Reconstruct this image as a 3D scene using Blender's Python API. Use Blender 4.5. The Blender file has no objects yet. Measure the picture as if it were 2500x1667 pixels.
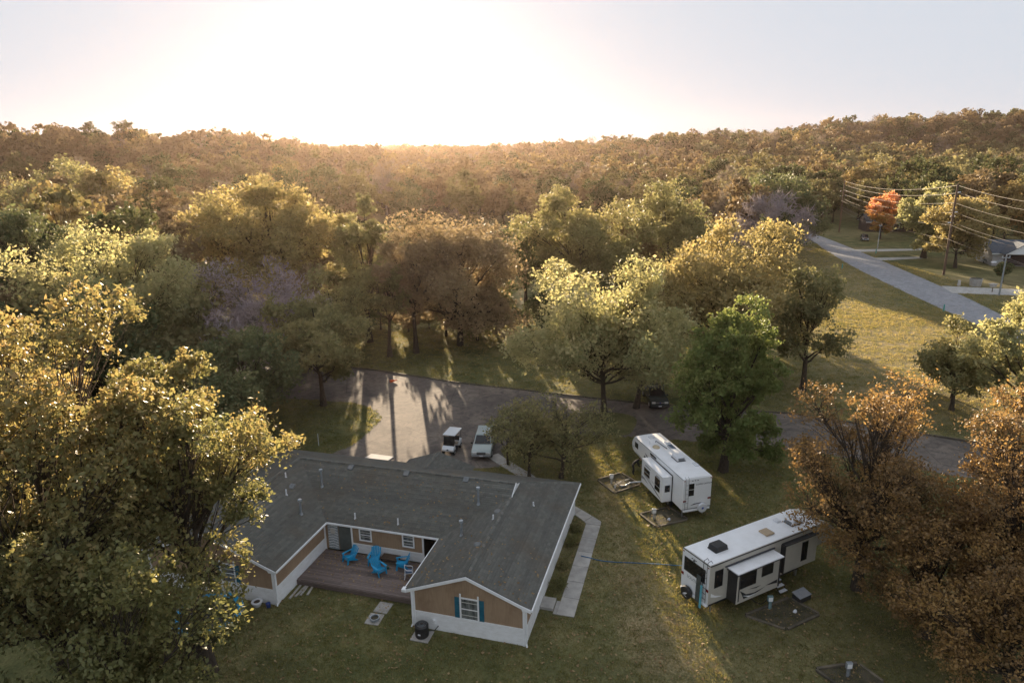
import bpy, bmesh, math, random
import numpy as np
from mathutils import Vector, Matrix, Euler
R = math.radians
S = bpy.context.scene
C = S.collection
random.seed(7)

# ------------------------------------------------------------------ camera, sky, sun, exposure
CAM_H, PITCH, ROLL = 27.0, 15.84, 0.8
SUN_AZ, SUN_EL = -10.0, 7.6
cam = bpy.data.cameras.new('camera'); cam_o = bpy.data.objects.new('camera', cam); C.objects.link(cam_o)
cam.sensor_width = 36.0; cam.lens = 36.0 * 1667 / 2500; cam.clip_start = .5; cam.clip_end = 9000
_f = Vector((0, math.cos(R(PITCH)), -math.sin(R(PITCH)))); _r = Vector((1, 0, 0)); _u = _r.cross(_f)
_c, _s = math.cos(R(ROLL)), -math.sin(R(ROLL))
_r2 = _r * _c + _u * _s; _u2 = _u * _c - _r * _s
cam_o.matrix_world = Matrix(((_r2.x, _u2.x, -_f.x, 0), (_r2.y, _u2.y, -_f.y, 0), (_r2.z, _u2.z, -_f.z, CAM_H), (0, 0, 0, 1)))
S.camera = cam_o

world = bpy.data.worlds.new('World'); S.world = world; world.use_nodes = True
wn = world.node_tree; bgn = wn.nodes['Background']
sky = wn.nodes.new('ShaderNodeTexSky'); sky.sky_type = 'NISHITA'; sky.sun_disc = False
sky.sun_elevation = R(SUN_EL); sky.sun_rotation = R(SUN_AZ); sky.air_density = 1.0; sky.dust_density = 1.6; sky.ozone_density = 1.5
def _g(p, src):
    n = wn.nodes.new('ShaderNodeGamma'); n.inputs[1].default_value = p; wn.links.new(src, n.inputs[0]); return n.outputs[0]
def _m(blend, fac, a, b):
    n = wn.nodes.new('ShaderNodeMix'); n.data_type = 'RGBA'; n.blend_type = blend; n.inputs[0].default_value = fac; n.clamp_factor = False; n.clamp_result = False
    for v, i in ((a, 6), (b, 7)):
        if hasattr(v, 'node'): wn.links.new(v, n.inputs[i])
        else: n.inputs[i].default_value = (*v, 1)
    return n.outputs[2]
# one tone curve for the whole sky: a soft, even part and a steep part that keeps the glow round the sun
soft = _m('MULTIPLY', 1, _m('ADD', .004, _g(.01, sky.outputs[0]), sky.outputs[0]), (.88, .945, 1.05))
hsv = wn.nodes.new('ShaderNodeHueSaturation'); hsv.inputs['Saturation'].default_value = .55; wn.links.new(_g(2.3, sky.outputs[0]), hsv.inputs['Color'])
wn.links.new(_m('ADD', .00006, soft, hsv.outputs[0]), bgn.inputs[0]); bgn.inputs[1].default_value = .148

sl = bpy.data.lights.new('sun', 'SUN'); sl.energy = 4.9; sl.angle = R(.5); sl.color = (1, .79, .55)
so = bpy.data.objects.new('sun', sl); C.objects.link(so)
_sd = Vector((math.sin(R(SUN_AZ)) * math.cos(R(SUN_EL)), math.cos(R(SUN_AZ)) * math.cos(R(SUN_EL)), math.sin(R(SUN_EL))))
so.rotation_euler = (-_sd).to_track_quat('-Z', 'Y').to_euler(); so.location = (-60, 300, 120)

S.view_settings.view_transform = 'Standard'; S.view_settings.look = 'None'
S.view_settings.exposure = 2.3; S.view_settings.gamma = 1
S.render.engine = 'CYCLES'
cy = S.cycles
cy.max_bounces = 6; cy.diffuse_bounces = 3; cy.glossy_bounces = 2; cy.transmission_bounces = 3; cy.transparent_max_bounces = 6; cy.volume_bounces = 0
cy.use_denoising = True; cy.sample_clamp_indirect = 4; cy.caustics_reflective = False; cy.caustics_refractive = False

# ------------------------------------------------------------------ helpers
def tag(o, label=None, cat=None, group=None, kind=None):
    if label: o['label'] = label
    if cat: o['category'] = cat
    if group: o['group'] = group
    if kind: o['kind'] = kind
    return o
def empty(name, loc=(0, 0, 0), rz=0, label=None, cat=None, group=None, parent=None):
    o = bpy.data.objects.new(name, None); C.objects.link(o); o.empty_display_size = .2
    o.location = loc; o.rotation_euler = (0, 0, rz)
    if parent: o.parent = parent
    return tag(o, label, cat, group)
def copy_tree(o, parent=None):
    c = o.copy(); C.objects.link(c)
    if parent: c.parent = parent
    for ch in o.children: copy_tree(ch, c)
    return c

class NT:
    """a node material being written"""
    def __init__(s, name):
        s.m = bpy.data.materials.new(name); s.m.use_nodes = True; s.t = s.m.node_tree
        s.b = s.t.nodes['Principled BSDF']; s.out = s.t.nodes['Material Output']
    def n(s, typ, **kw):
        x = s.t.nodes.new(typ)
        for k, v in kw.items(): setattr(x, k, v)
        return x
    def l(s, a, b): s.t.links.new(a, b)
    def coord(s, kind='Object'): return s.n('ShaderNodeTexCoord').outputs[kind]
    def pos(s): return s.n('ShaderNodeNewGeometry').outputs['Position']
    def map(s, src, scale=(1, 1, 1), rot=(0, 0, 0)):
        m = s.n('ShaderNodeMapping'); s.l(src, m.inputs[0]); m.inputs['Scale'].default_value = scale; m.inputs['Rotation'].default_value = rot; return m.outputs[0]
    def noise(s, src, scale, detail=4, rough=.55, dist=0):
        x = s.n('ShaderNodeTexNoise'); s.l(src, x.inputs['Vector']); x.inputs['Scale'].default_value = scale
        x.inputs['Detail'].default_value = detail; x.inputs['Roughness'].default_value = rough; x.inputs['Distortion'].default_value = dist
        return x.outputs[0]
    def ramp(s, fac, stops):
        x = s.n('ShaderNodeValToRGB'); e = x.color_ramp.elements
        while len(e) < len(stops): e.new(.5)
        for q, (p, c) in zip(e, stops):
            q.position = p; q.color = (*c, 1) if len(c) == 3 else c
        s.l(fac, x.inputs[0]); return x.outputs[0]
    def mix(s, fac, a, b, blend='MIX'):
        x = s.n('ShaderNodeMix', data_type='RGBA', blend_type=blend)
        for v, i in ((fac, 0), (a, 6), (b, 7)):
            if hasattr(v, 'node'): s.l(v, x.inputs[i])
            else: x.inputs[i].default_value = v if i == 0 else (*v, 1)
        return x.outputs[2]
    def math(s, op, a, b=0):
        x = s.n('ShaderNodeMath', operation=op)
        for v, i in ((a, 0), (b, 1)):
            if hasattr(v, 'node'): s.l(v, x.inputs[i])
            else: x.inputs[i].default_value = v
        return x.outputs[0]
    def bump(s, h, strength=.3, dist=.02):
        x = s.n('ShaderNodeBump'); s.l(h, x.inputs['Height']); x.inputs['Strength'].default_value = strength; x.inputs['Distance'].default_value = dist
        s.l(x.outputs[0], s.b.inputs['Normal'])
    def base(s, c):
        if hasattr(c, 'node'): s.l(c, s.b.inputs['Base Color'])
        else: s.b.inputs['Base Color'].default_value = (*c, 1)

def pm(name, c1, c2=None, scale=6, rough=.6, bump=.0, metal=0, spec=.4, stretch=(1, 1, 1), lo=.35, hi=.65, bscale=None, rnd=0):
    """plain surface: two tones mottled by noise, a little relief"""
    t = NT(name); co = t.map(t.coord(), stretch)
    c2 = c2 or tuple(v * .82 for v in c1)
    nz = t.noise(co, scale, 5)
    c = t.ramp(nz, [(lo, c1), (hi, c2)])
    if rnd: c = t.mix(1, c, t.ramp(t.n('ShaderNodeObjectInfo').outputs['Random'], [(0, (1 - rnd,) * 3), (1, (1 + rnd,) * 3)]), 'MULTIPLY')
    t.base(c)
    t.b.inputs['Roughness'].default_value = rough; t.b.inputs['Metallic'].default_value = metal; t.b.inputs['Specular IOR Level'].default_value = spec
    if bump: t.bump(t.noise(co, bscale or scale * 4, 3), bump, .02)
    return t.m

class MB:
    def __init__(s): s.v = []; s.f = []
    def add(s, vs, fs):
        k = len(s.v); s.v += [tuple(p) for p in vs]; s.f += [tuple(i + k for i in f) for f in fs]; return s
    def box(s, x0, x1, y0, y1, z0, z1):
        return s.add([(x, y, z) for z in (z0, z1) for x, y in ((x0, y0), (x1, y0), (x1, y1), (x0, y1))],
                     [(3, 2, 1, 0), (4, 5, 6, 7), (0, 1, 5, 4), (1, 2, 6, 5), (2, 3, 7, 6), (3, 0, 4, 7)])
    def obox(s, o, a, b, c):
        o, a, b, c = map(Vector, (o, a, b, c))
        vs = [o, o + a, o + a + b, o + b]; vs += [p + c for p in vs]
        fs = [(3, 2, 1, 0), (4, 5, 6, 7), (0, 1, 5, 4), (1, 2, 6, 5), (2, 3, 7, 6), (3, 0, 4, 7)]
        if a.cross(b).dot(c) < 0: fs = [f[::-1] for f in fs]
        return s.add(vs, fs)
    def prism(s, poly, d):
        """polygon (3D points) swept by the vector d"""
        poly = [Vector(p) for p in poly]; d = Vector(d); n = len(poly)
        nr = Vector((0, 0, 0))
        for i in range(n): nr += poly[i].cross(poly[(i + 1) % n])
        if nr.dot(d) > 0: poly = poly[::-1]
        vs = poly + [p + d for p in poly]
        return s.add(vs, [tuple(range(n)), tuple(range(2 * n - 1, n - 1, -1))] + [(i, i + n, (i + 1) % n + n, (i + 1) % n) for i in range(n)])
    def cyl(s, p, q, r, r2=None, n=12, cap=True):
        p, q = Vector(p), Vector(q); r2 = r if r2 is None else r2
        t = (q - p).normalized(); a = t.orthogonal().normalized(); b = t.cross(a)
        vs = [p + (a * math.cos(2 * math.pi * i / n) + b * math.sin(2 * math.pi * i / n)) * r for i in range(n)]
        vs += [q + (a * math.cos(2 * math.pi * i / n) + b * math.sin(2 * math.pi * i / n)) * r2 for i in range(n)]
        fs = [(i, (i + 1) % n, (i + 1) % n + n, i + n) for i in range(n)]
        if cap: fs += [tuple(range(n - 1, -1, -1)), tuple(range(n, 2 * n))]
        return s.add(vs, fs)
    def tube(s, pts, r, n=6):
        pts = [Vector(p) for p in pts]; rr = r if isinstance(r, (list, tuple)) else [r] * len(pts)
        vs = []; a = None
        for i, p in enumerate(pts):
            t = (pts[min(i + 1, len(pts) - 1)] - pts[max(i - 1, 0)]).normalized()
            a = t.orthogonal().normalized() if a is None else (a - t * a.dot(t)).normalized()
            b = t.cross(a)
            vs += [p + (a * math.cos(2 * math.pi * k / n) + b * math.sin(2 * math.pi * k / n)) * rr[i] for k in range(n)]
        fs = [(i * n + k, i * n + (k + 1) % n, (i + 1) * n + (k + 1) % n, (i + 1) * n + k) for i in range(len(pts) - 1) for k in range(n)]
        fs += [tuple(range(n - 1, -1, -1)), tuple(range((len(pts) - 1) * n, len(pts) * n))]
        return s.add(vs, fs)
    def ell(s, c, rx, ry, rz, n=12, m=7, z0=-1.0):
        vs = []; fs = []
        for j in range(m + 1):
            ph = math.asin(max(-1, z0)) + (math.pi / 2 - math.asin(max(-1, z0))) * j / m
            for i in range(n):
                th = 2 * math.pi * i / n
                vs.append((c[0] + rx * math.cos(ph) * math.cos(th), c[1] + ry * math.cos(ph) * math.sin(th), c[2] + rz * math.sin(ph)))
        for j in range(m):
            for i in range(n): fs.append((j * n + i, j * n + (i + 1) % n, (j + 1) * n + (i + 1) % n, (j + 1) * n + i))
        fs.append(tuple(range(n - 1, -1, -1)))
        return s.add(vs, fs)
    def build(s, name, mat, parent=None, bevel=0, seg=2, smooth=False):
        me = bpy.data.meshes.new(name); me.from_pydata(s.v, [], s.f); me.materials.append(mat); me.validate()
        if smooth:
            me.polygons.foreach_set('use_smooth', [True] * len(me.polygons))
            try: me.set_sharp_from_angle(angle=R(40))
            except Exception: pass
        o = bpy.data.objects.new(name, me); C.objects.link(o)
        if parent: o.parent = parent
        if bevel:
            m = o.modifiers.new('edge', 'BEVEL'); m.width = bevel; m.segments = seg; m.limit_method = 'ANGLE'; m.angle_limit = R(35)
        return o

def np_mesh(name, V, Q=None, T=None, mat=None, tint=None, smooth=False):
    """fast mesh from numpy arrays of quads and triangles"""
    me = bpy.data.meshes.new(name); parts = []
    nq = 0 if Q is None else len(Q); nt_ = 0 if T is None else len(T)
    lv = np.concatenate(([Q.reshape(-1)] if nq else []) + ([T.reshape(-1)] if nt_ else [])).astype(np.int32)
    st = np.concatenate((np.arange(nq) * 4, nq * 4 + np.arange(nt_) * 3)).astype(np.int32)
    me.vertices.add(len(V)); me.vertices.foreach_set('co', np.asarray(V, np.float32).reshape(-1))
    me.loops.add(len(lv)); me.loops.foreach_set('vertex_index', lv)
    me.polygons.add(nq + nt_); me.polygons.foreach_set('loop_start', st)
    if smooth: me.polygons.foreach_set('use_smooth', np.ones(nq + nt_, bool))
    me.update(calc_edges=True)
    if tint is not None:
        a = me.attributes.new('tint', 'FLOAT', 'FACE'); a.data.foreach_set('value', np.asarray(tint, np.float32))
    if mat: me.materials.append(mat)
    return me

def text_mesh(body, size, mat, name, parent, mw, extrude=.004):
    cu = bpy.data.curves.new(name, 'FONT'); cu.body = body; cu.size = size; cu.extrude = extrude; cu.align_x = 'CENTER'; cu.align_y = 'CENTER'
    tmp = bpy.data.objects.new(name, cu); C.objects.link(tmp)
    dg = bpy.context.evaluated_depsgraph_get(); me = bpy.data.meshes.new_from_object(tmp.evaluated_get(dg))
    bpy.data.objects.remove(tmp); bpy.data.curves.remove(cu)
    me.materials.clear(); me.materials.append(mat); me.transform(mw)
    o = bpy.data.objects.new(name, me); C.objects.link(o); o.parent = parent
    return o

def gn_scatter(obj, coll):
    """stuff: instance the collection's meshes on the points of obj (attributes pick, turn, size)"""
    g = bpy.data.node_groups.new('scatter', 'GeometryNodeTree')
    g.interface.new_socket('Geometry', in_out='INPUT', socket_type='NodeSocketGeometry'); g.interface.new_socket('Geometry', in_out='OUTPUT', socket_type='NodeSocketGeometry')
    N = g.nodes.new; L = g.links.new
    i = N('NodeGroupInput'); o = N('NodeGroupOutput'); p = N('GeometryNodeInstanceOnPoints'); ci = N('GeometryNodeCollectionInfo')
    ci.inputs['Collection'].default_value = coll; ci.inputs['Separate Children'].default_value = True; ci.inputs['Reset Children'].default_value = True
    def at(nm, dt):
        a = N('GeometryNodeInputNamedAttribute'); a.data_type = dt; a.inputs[0].default_value = nm; return a.outputs[0]
    cx = N('ShaderNodeCombineXYZ'); L(at('turn', 'FLOAT'), cx.inputs[2])
    L(i.outputs[0], p.inputs['Points']); L(ci.outputs[0], p.inputs['Instance']); p.inputs['Pick Instance'].default_value = True
    L(at('pick', 'INT'), p.inputs['Instance Index']); L(cx.outputs[0], p.inputs['Rotation'])
    L(at('size', 'FLOAT_VECTOR'), p.inputs['Scale']); L(p.outputs[0], o.inputs[0])
    m = obj.modifiers.new('scatter', 'NODES'); m.node_group = g
def scatter_obj(name, P, pick, turn, size, coll):
    me = bpy.data.meshes.new(name); me.vertices.add(len(P)); me.vertices.foreach_set('co', np.asarray(P, np.float32).reshape(-1))
    a = me.attributes.new('pick', 'INT', 'POINT'); a.data.foreach_set('value', np.asarray(pick, np.int32))
    a = me.attributes.new('turn', 'FLOAT', 'POINT'); a.data.foreach_set('value', np.asarray(turn, np.float32))
    a = me.attributes.new('size', 'FLOAT_VECTOR', 'POINT'); a.data.foreach_set('vector', np.asarray(size, np.float32).reshape(-1))
    o = bpy.data.objects.new(name, me); C.objects.link(o); gn_scatter(o, coll); return o

# ------------------------------------------------------------------ materials
def leaf_mat(name, cols, trans=.4, rough=.5, spec=.35):
    t = NT(name); a = t.n('ShaderNodeAttribute', attribute_name='tint')
    oi = t.n('ShaderNodeObjectInfo')
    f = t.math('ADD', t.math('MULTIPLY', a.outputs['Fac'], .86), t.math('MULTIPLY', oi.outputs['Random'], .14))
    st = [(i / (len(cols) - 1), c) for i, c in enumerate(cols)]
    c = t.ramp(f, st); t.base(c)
    t.b.inputs['Roughness'].default_value = rough; t.b.inputs['Specular IOR Level'].default_value = spec
    tr = t.n('ShaderNodeBsdfTranslucent'); t.l(t.mix(1, c, (1.12, 1.1, .88), 'MULTIPLY'), tr.inputs[0])
    ms = t.n('ShaderNodeMixShader'); ms.inputs[0].default_value = trans
    t.l(t.b.outputs[0], ms.inputs[1]); t.l(tr.outputs[0], ms.inputs[2]); t.l(ms.outputs[0], t.out.inputs[0])
    return t.m
def bark_mat(name, c1, c2):
    t = NT(name); co = t.map(t.coord(), (3, 3, .6)); nz = t.noise(co, 5, 5)
    t.base(t.ramp(nz, [(.3, c1), (.7, c2)])); t.b.inputs['Roughness'].default_value = .9; t.b.inputs['Specular IOR Level'].default_value = .15
    t.bump(nz, .6, .05); return t.m
LEAF = dict(
    oak=leaf_mat('leaf_oak', [(.135, .14, .065), (.19, .19, .08), (.245, .22, .095), (.34, .26, .11), (.50, .31, .14)], .42, .5, .25),
    oakg=leaf_mat('leaf_oak_green', [(.115, .125, .06), (.165, .17, .072), (.215, .205, .08), (.31, .25, .10)], .38, .5, .25),
    yellow=leaf_mat('leaf_yellow_green', [(0.233, 0.24, 0.125), (0.32, 0.32, 0.163), (0.436, 0.4, 0.213), (0.533, 0.47, 0.263)], .45, .6, .12),
    gold=leaf_mat('leaf_gold', [(0.223, 0.2, 0.1), (0.31, 0.26, 0.125), (0.398, 0.32, 0.15), (0.485, 0.36, 0.175)], .45, .6, .12),
    rust=leaf_mat('leaf_rust', [(.135, .10, .06), (.185, .13, .068), (.26, .16, .074), (.42, .26, .095), (.20, .16, .082)], .38, .5, .25),
    green=leaf_mat('leaf_green', [(.115, .15, .055), (.16, .20, .068), (.22, .25, .085), (.36, .35, .13)], .42, .6, .15),
    dark=leaf_mat('leaf_dark_green', [(0.097, 0.115, 0.065), (0.136, 0.152, 0.0775), (0.179, 0.188, 0.0925), (0.242, 0.23, 0.112)], .3, .6, .1),
    brown=leaf_mat('leaf_brown', [(0.184, 0.148, 0.106), (0.252, 0.195, 0.125), (0.32, 0.24, 0.144), (0.233, 0.2, 0.119)], .35, .6, .1),
    olive=leaf_mat('leaf_olive', [(0.16, 0.16, 0.0875), (0.223, 0.215, 0.106), (0.301, 0.27, 0.131), (0.398, 0.335, 0.169)], .4, .6, .12),
    orange=leaf_mat('leaf_orange', [(0.388, 0.36, 0.1), (0.582, 0.36, 0.112), (0.698, 0.32, 0.15), (0.728, 0.36, 0.225)], .5, .6, .1),
    grey=leaf_mat('leaf_grey_twig', [(0.233, 0.2, 0.219), (0.291, 0.25, 0.269), (0.349, 0.29, 0.3)], .15, .7, .1))
FARC = dict(brown=[(.15, .115, .075), (.20, .15, .09), (.25, .18, .10), (.18, .15, .085)], olive=[(.12, .115, .06), (.165, .15, .072), (.22, .19, .09), (.29, .235, .11)], dark=[(.055, .07, .036), (.08, .095, .045), (.11, .118, .055), (.15, .145, .07)],
            yellow=[(.19, .19, .10), (.26, .245, .125), (.34, .30, .15), (.40, .34, .18)], gold=[(.20, .165, .08), (.28, .215, .098), (.36, .265, .12), (.44, .30, .13)], grey=[(.18, .145, .125), (.22, .18, .15), (.26, .205, .17)])
for _k, _c in FARC.items(): LEAF['far_' + _k] = leaf_mat('leaf_far_' + _k, _c, .25, .7, .08)
BARK = bark_mat('bark_dark', (.035, .028, .022), (.10, .08, .062)); BARKG = bark_mat('bark_grey', (.10, .09, .08), (.24, .215, .19)); BARKW = bark_mat('bark_pale', (.20, .18, .155), (.5, .46, .41))

WHITE = pm('white_paint', (.82, .83, .84), (.72, .73, .74), 3, .5, .03, lo=.3, hi=.8)
SKIRT = pm('white_skirt', (.80, .81, .82), (.64, .64, .63), 2.2, .65, .08, stretch=(1, 1, 2.4), lo=.35, hi=.85)
def siding_mat():
    t = NT('tan_siding'); co = t.coord(); n1 = t.noise(t.map(co, (6, 6, .5)), 3, 5); n2 = t.noise(co, .9, 4)
    c = t.ramp(n1, [(.25, (.28, .19, .12)), (.75, (.36, .255, .165))]); c = t.mix(t.ramp(n2, [(.45, (0, 0, 0)), (.8, (.7, .7, .7))]), c, (.18, .11, .066))
    t.base(c); t.b.inputs['Roughness'].default_value = .8
    w = t.n('ShaderNodeTexWave', wave_type='BANDS', bands_direction='DIAGONAL'); w.inputs['Scale'].default_value = 7; t.l(t.map(co, (1, 1, 0)), w.inputs[0])
    t.bump(t.math('ADD', n1, t.math('MULTIPLY', w.outputs[1], .6)), .25, .02); return t.m
SIDING = siding_mat()
def shingle_mat():
    t = NT('roof_shingle'); a = t.n('ShaderNodeAttribute', attribute_name='tint').outputs['Fac']; co = t.coord()
    c = t.ramp(a, [(0, (.085, .086, .078)), (.5, (.122, .122, .110)), (1, (.172, .17, .152))])
    st = t.noise(co, .35, 5, .6); c = t.mix(t.ramp(st, [(.48, (0, 0, 0)), (.72, (.55, .55, .55))]), c, (.115, .092, .066))
    g = t.noise(co, 60, 2); c = t.mix(.5, c, t.ramp(g, [(.3, (.35, .35, .35)), (.7, (.75, .75, .75))]), 'OVERLAY')
    t.base(c); t.b.inputs['Roughness'].default_value = .85; t.b.inputs['Specular IOR Level'].default_value = .25; t.bump(g, .4, .01); return t.m
SHINGLE = shingle_mat()
ROOFB = pm('roof_felt', (.06, .06, .062), None, 4, .9)
DECKW = pm('deck_board', (.185, .140, .124), (.115, .09, .08), 5, .8, .2, stretch=(.5, 5, 5), rnd=.28)
METAL = pm('galvanised', (.42, .46, .50), (.30, .33, .36), 5, .42, metal=.6)
GLASS = NT('window_glass'); GLASS.base(GLASS.ramp(GLASS.noise(GLASS.coord(), 1.4, 2), [(.35, (.018, .02, .022)), (.7, (.06, .062, .06))])); GLASS.b.inputs['Roughness'].default_value = .07; GLASS.b.inputs['Specular IOR Level'].default_value = .6; GLASS = GLASS.m
GLASSD = NT('tinted_glass'); GLASSD.base(GLASSD.ramp(GLASSD.noise(GLASSD.coord(), 1.7, 2), [(.3, (.008, .008, .009)), (.7, (.028, .028, .028))])); GLASSD.b.inputs['Roughness'].default_value = .06; GLASSD = GLASSD.m
WINGLASS = NT('house_window_glass'); WINGLASS.base(WINGLASS.ramp(WINGLASS.noise(WINGLASS.map(WINGLASS.coord(), (2, 2, .7)), 2.2, 3), [(.3, (.05, .055, .055)), (.55, (.16, .17, .165)), (.75, (.26, .27, .26))])); WINGLASS.b.inputs['Roughness'].default_value = .1; WINGLASS = WINGLASS.m
BLIND = pm('window_blind', (.55, .54, .50), (.42, .41, .38), 2, .7)
TEAL = pm('teal_shutter', (.018, .13, .19), (.012, .09, .14), 4, .6, .1)
BLUE = pm('blue_plastic', (.012, .30, .55), (.010, .25, .47), 5, .42, spec=.5)
WPLA = pm('white_plastic', (.72, .73, .76), (.62, .63, .66), 5, .4)
NAVY = pm('blue_cushion', (.10, .16, .27), (.07, .12, .21), 6, .8)
WOODD = pm('dark_wood', (.085, .055, .035), (.045, .033, .024), 4, .85, .3)
TIMBER = pm('weathered_timber', (.15, .125, .09), (.075, .065, .048), 1.5, .9, .4, rnd=.3)
CONC = pm('concrete', (.42, .40, .37), (.31, .295, .275), 1.6, .9, .25, bscale=30, rnd=.1)
CONCN = pm('new_concrete', (.52, .50, .47), (.42, .40, .38), 1.2, .9, .15, bscale=30)
BLACK = pm('black_plastic', (.022, .022, .024), (.034, .034, .035), 6, .5)
RUBBER = pm('tyre_rubber', (.018, .018, .018), (.03, .03, .028), 8, .85)
STEEL = pm('steel', (.5, .5, .5), (.4, .4, .4), 6, .35, metal=.8)
FIBER = pm('white_fibreglass', (.82, .83, .84), (.76, .77, .78), .8, .28, .01, spec=.5, lo=.3, hi=.8)
RVROOF = pm('rv_roof_membrane', (.83, .835, .85), (.70, .70, .70), 1.1, .55, .04, lo=.42, hi=.85)
CREAM = pm('cream_fibreglass', (.50, .47, .41), (.43, .405, .355), .9, .35)
SILVER = pm('silver_decal', (.30, .31, .33), (.24, .25, .27), 4, .35)
DECAL = pm('dark_decal', (.05, .055, .07), (.035, .038, .05), 4, .35)
LAMPR = pm('red_lens', (.22, .015, .012), (.15, .01, .01), 8, .2)
LAMPW = pm('clear_lens', (.65, .66, .66), (.5, .5, .5), 12, .15)
DIRT = pm('pad_soil', (.105, .088, .058), (.05, .048, .028), 1.6, .95, .8, bscale=9)
HOSE = pm('blue_hose', (.03, .14, .28), (.02, .10, .22), 5, .5)
SKIN = pm('skin', (.42, .26, .19), (.38, .23, .165), 6, .55)
CLOTH = pm('dark_clothing', (.018, .018, .021), (.03, .03, .034), 5, .9)
HAIR = pm('dark_hair', (.02, .014, .01), (.035, .024, .016), 20, .7)
ORANGE = pm('safety_orange', (.7, .12, .03), (.55, .09, .025), 5, .5)
POLEW = pm('pole_wood', (.16, .10, .07), (.10, .065, .045), 4, .9, .3, stretch=(5, 5, .5))
WIRE = pm('wire', (.20, .18, .16), (.15, .135, .12), 3, .35, metal=.5)

# ------------------------------------------------------------------ the setting: ground, lanes, paths
def sstep(a, b, x): t = np.clip((x - a) / (b - a), 0, 1); return t * t * (3 - 2 * t)
RIDGES = [(130, [(-620, 330, 31), (-420, 390, 28), (-310, 430, 26), (-215, 470, 24), (-150, 520, 14), (-60, 590, 8)]),
          (150, [(-120, 830, 12), (0, 760, 14), (110, 720, 17), (200, 690, 24)]),
          (165, [(262, 880, 13), (330, 850, 27), (420, 820, 38), (560, 800, 43), (760, 760, 44), (1000, 700, 46)]),
          (190, [(-1000, 1050, 34), (-420, 1220, 18), (-120, 1260, 10), (120, 1260, 12), (420, 1280, 22), (1000, 1150, 44)])]
def terrain(x, y):
    x = np.asarray(x, float); y = np.asarray(y, float); z = np.zeros_like(x)
    for w, pl in RIDGES:
        for (ax, ay, ah), (bx, by, bh) in zip(pl[:-1], pl[1:]):
            dx, dy = bx - ax, by - ay
            t = np.clip(((x - ax) * dx + (y - ay) * dy) / (dx * dx + dy * dy), 0, 1)
            d = np.hypot(x - ax - t * dx, y - ay - t * dy)
            z = np.maximum(z, (ah + (bh - ah) * t) * np.exp(-(d / w) ** 2))
    return z * sstep(215, 330, np.hypot(x * .9, y)) 

def ground_mat():
    t = NT('grass_ground'); p = t.pos()
    big = t.noise(p, .035, 4, .6); mid = t.noise(p, .35, 5, .65, .4); fine = t.noise(p, 7, 4, .7); streak = t.noise(t.map(p, (.06, .5, 1), (0, 0, R(12))), 1, 4, .6)
    g = t.ramp(mid, [(.28, (.062, .070, .031)), (.5, (.11, .114, .047)), (.72, (.185, .163, .074))])
    dry = t.ramp(mid, [(.3, (.20, .155, .082)), (.7, (.34, .265, .15))])
    # worn strip east of the house and the mown meadow by the road
    sx = t.n('ShaderNodeSeparateXYZ'); t.l(p, sx.inputs[0])
    def blob(cx, cy, rx, ry, rot):
        m = t.n('ShaderNodeMapping', vector_type='TEXTURE'); m.inputs['Location'].default_value = (cx, cy, 0); m.inputs['Rotation'].default_value = (0, 0, R(rot)); m.inputs['Scale'].default_value = (rx, ry, 1000)
        t.l(p, m.inputs[0]); d = t.n('ShaderNodeVectorMath', operation='LENGTH'); t.l(m.outputs[0], d.inputs[0])
        v = t.n('ShaderNodeMapRange', interpolation_type='SMOOTHSTEP'); t.l(d.outputs['Value'], v.inputs[0]); v.inputs[1].default_value = 1.25; v.inputs[2].default_value = .45; v.inputs[3].default_value = 0; v.inputs[4].default_value = 1
        return v.outputs[0]
    mead = t.math('MAXIMUM', blob(53, 92, 17, 34, -14), t.math('MULTIPLY', blob(66, 148, 14, 40, -14), .85))
    worn = t.math('MAXIMUM', blob(8.2, 33, 2.6, 9, 6), t.math('MULTIPLY', blob(7.4, 47, 1.2, 9, 2), .8))
    k = t.math('MULTIPLY', t.math('MAXIMUM', mead, worn), t.ramp(t.math('ADD', t.math('MULTIPLY', streak, .55), t.math('MULTIPLY', fine, .45)), [(.36, (.15, .15, .15)), (.6, (1, 1, 1))]))
    k = t.math('MAXIMUM', k, t.ramp(big, [(.44, (0, 0, 0)), (.72, (.6, .6, .6))]))
    c = t.mix(k, g, dry)
    c = t.mix(.75, c, t.ramp(fine, [(.25, (.2, .2, .2)), (.75, (.82, .82, .82))]), 'OVERLAY')
    far = t.n('ShaderNodeMapRange'); t.l(sx.outputs[1], far.inputs[0]); far.inputs[1].default_value = 240; far.inputs[2].default_value = 300
    c = t.mix(far.outputs[0], c, t.ramp(mid, [(.3, (.06, .045, .026)), (.7, (.10, .075, .04))]))
    t.base(c); t.b.inputs['Roughness'].default_value = .95; t.b.inputs['Specular IOR Level'].default_value = .1
    t.bump(fine, .7, .08); return t.m
GROUND = ground_mat()
gx = np.unique(np.concatenate((np.linspace(-1250, -700, 12), np.linspace(-700, 900, 81), np.linspace(900, 1250, 8))))
gy = np.unique(np.concatenate((np.linspace(-250, 200, 6), np.linspace(200, 1100, 46), np.linspace(1100, 1480, 16))))
XX, YY = np.meshgrid(gx, gy); V = np.stack((XX, YY, terrain(XX, YY)), -1).reshape(-1, 3)
nx, ny = len(gx), len(gy); I = np.arange(nx * ny).reshape(ny, nx)
Q = np.stack((I[:-1, :-1], I[:-1, 1:], I[1:, 1:], I[1:, :-1]), -1).reshape(-1, 4)
ground = bpy.data.objects.new('ground', np_mesh('ground', V, Q, mat=GROUND, smooth=True)); C.objects.link(ground); tag(ground, kind='structure')

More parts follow.
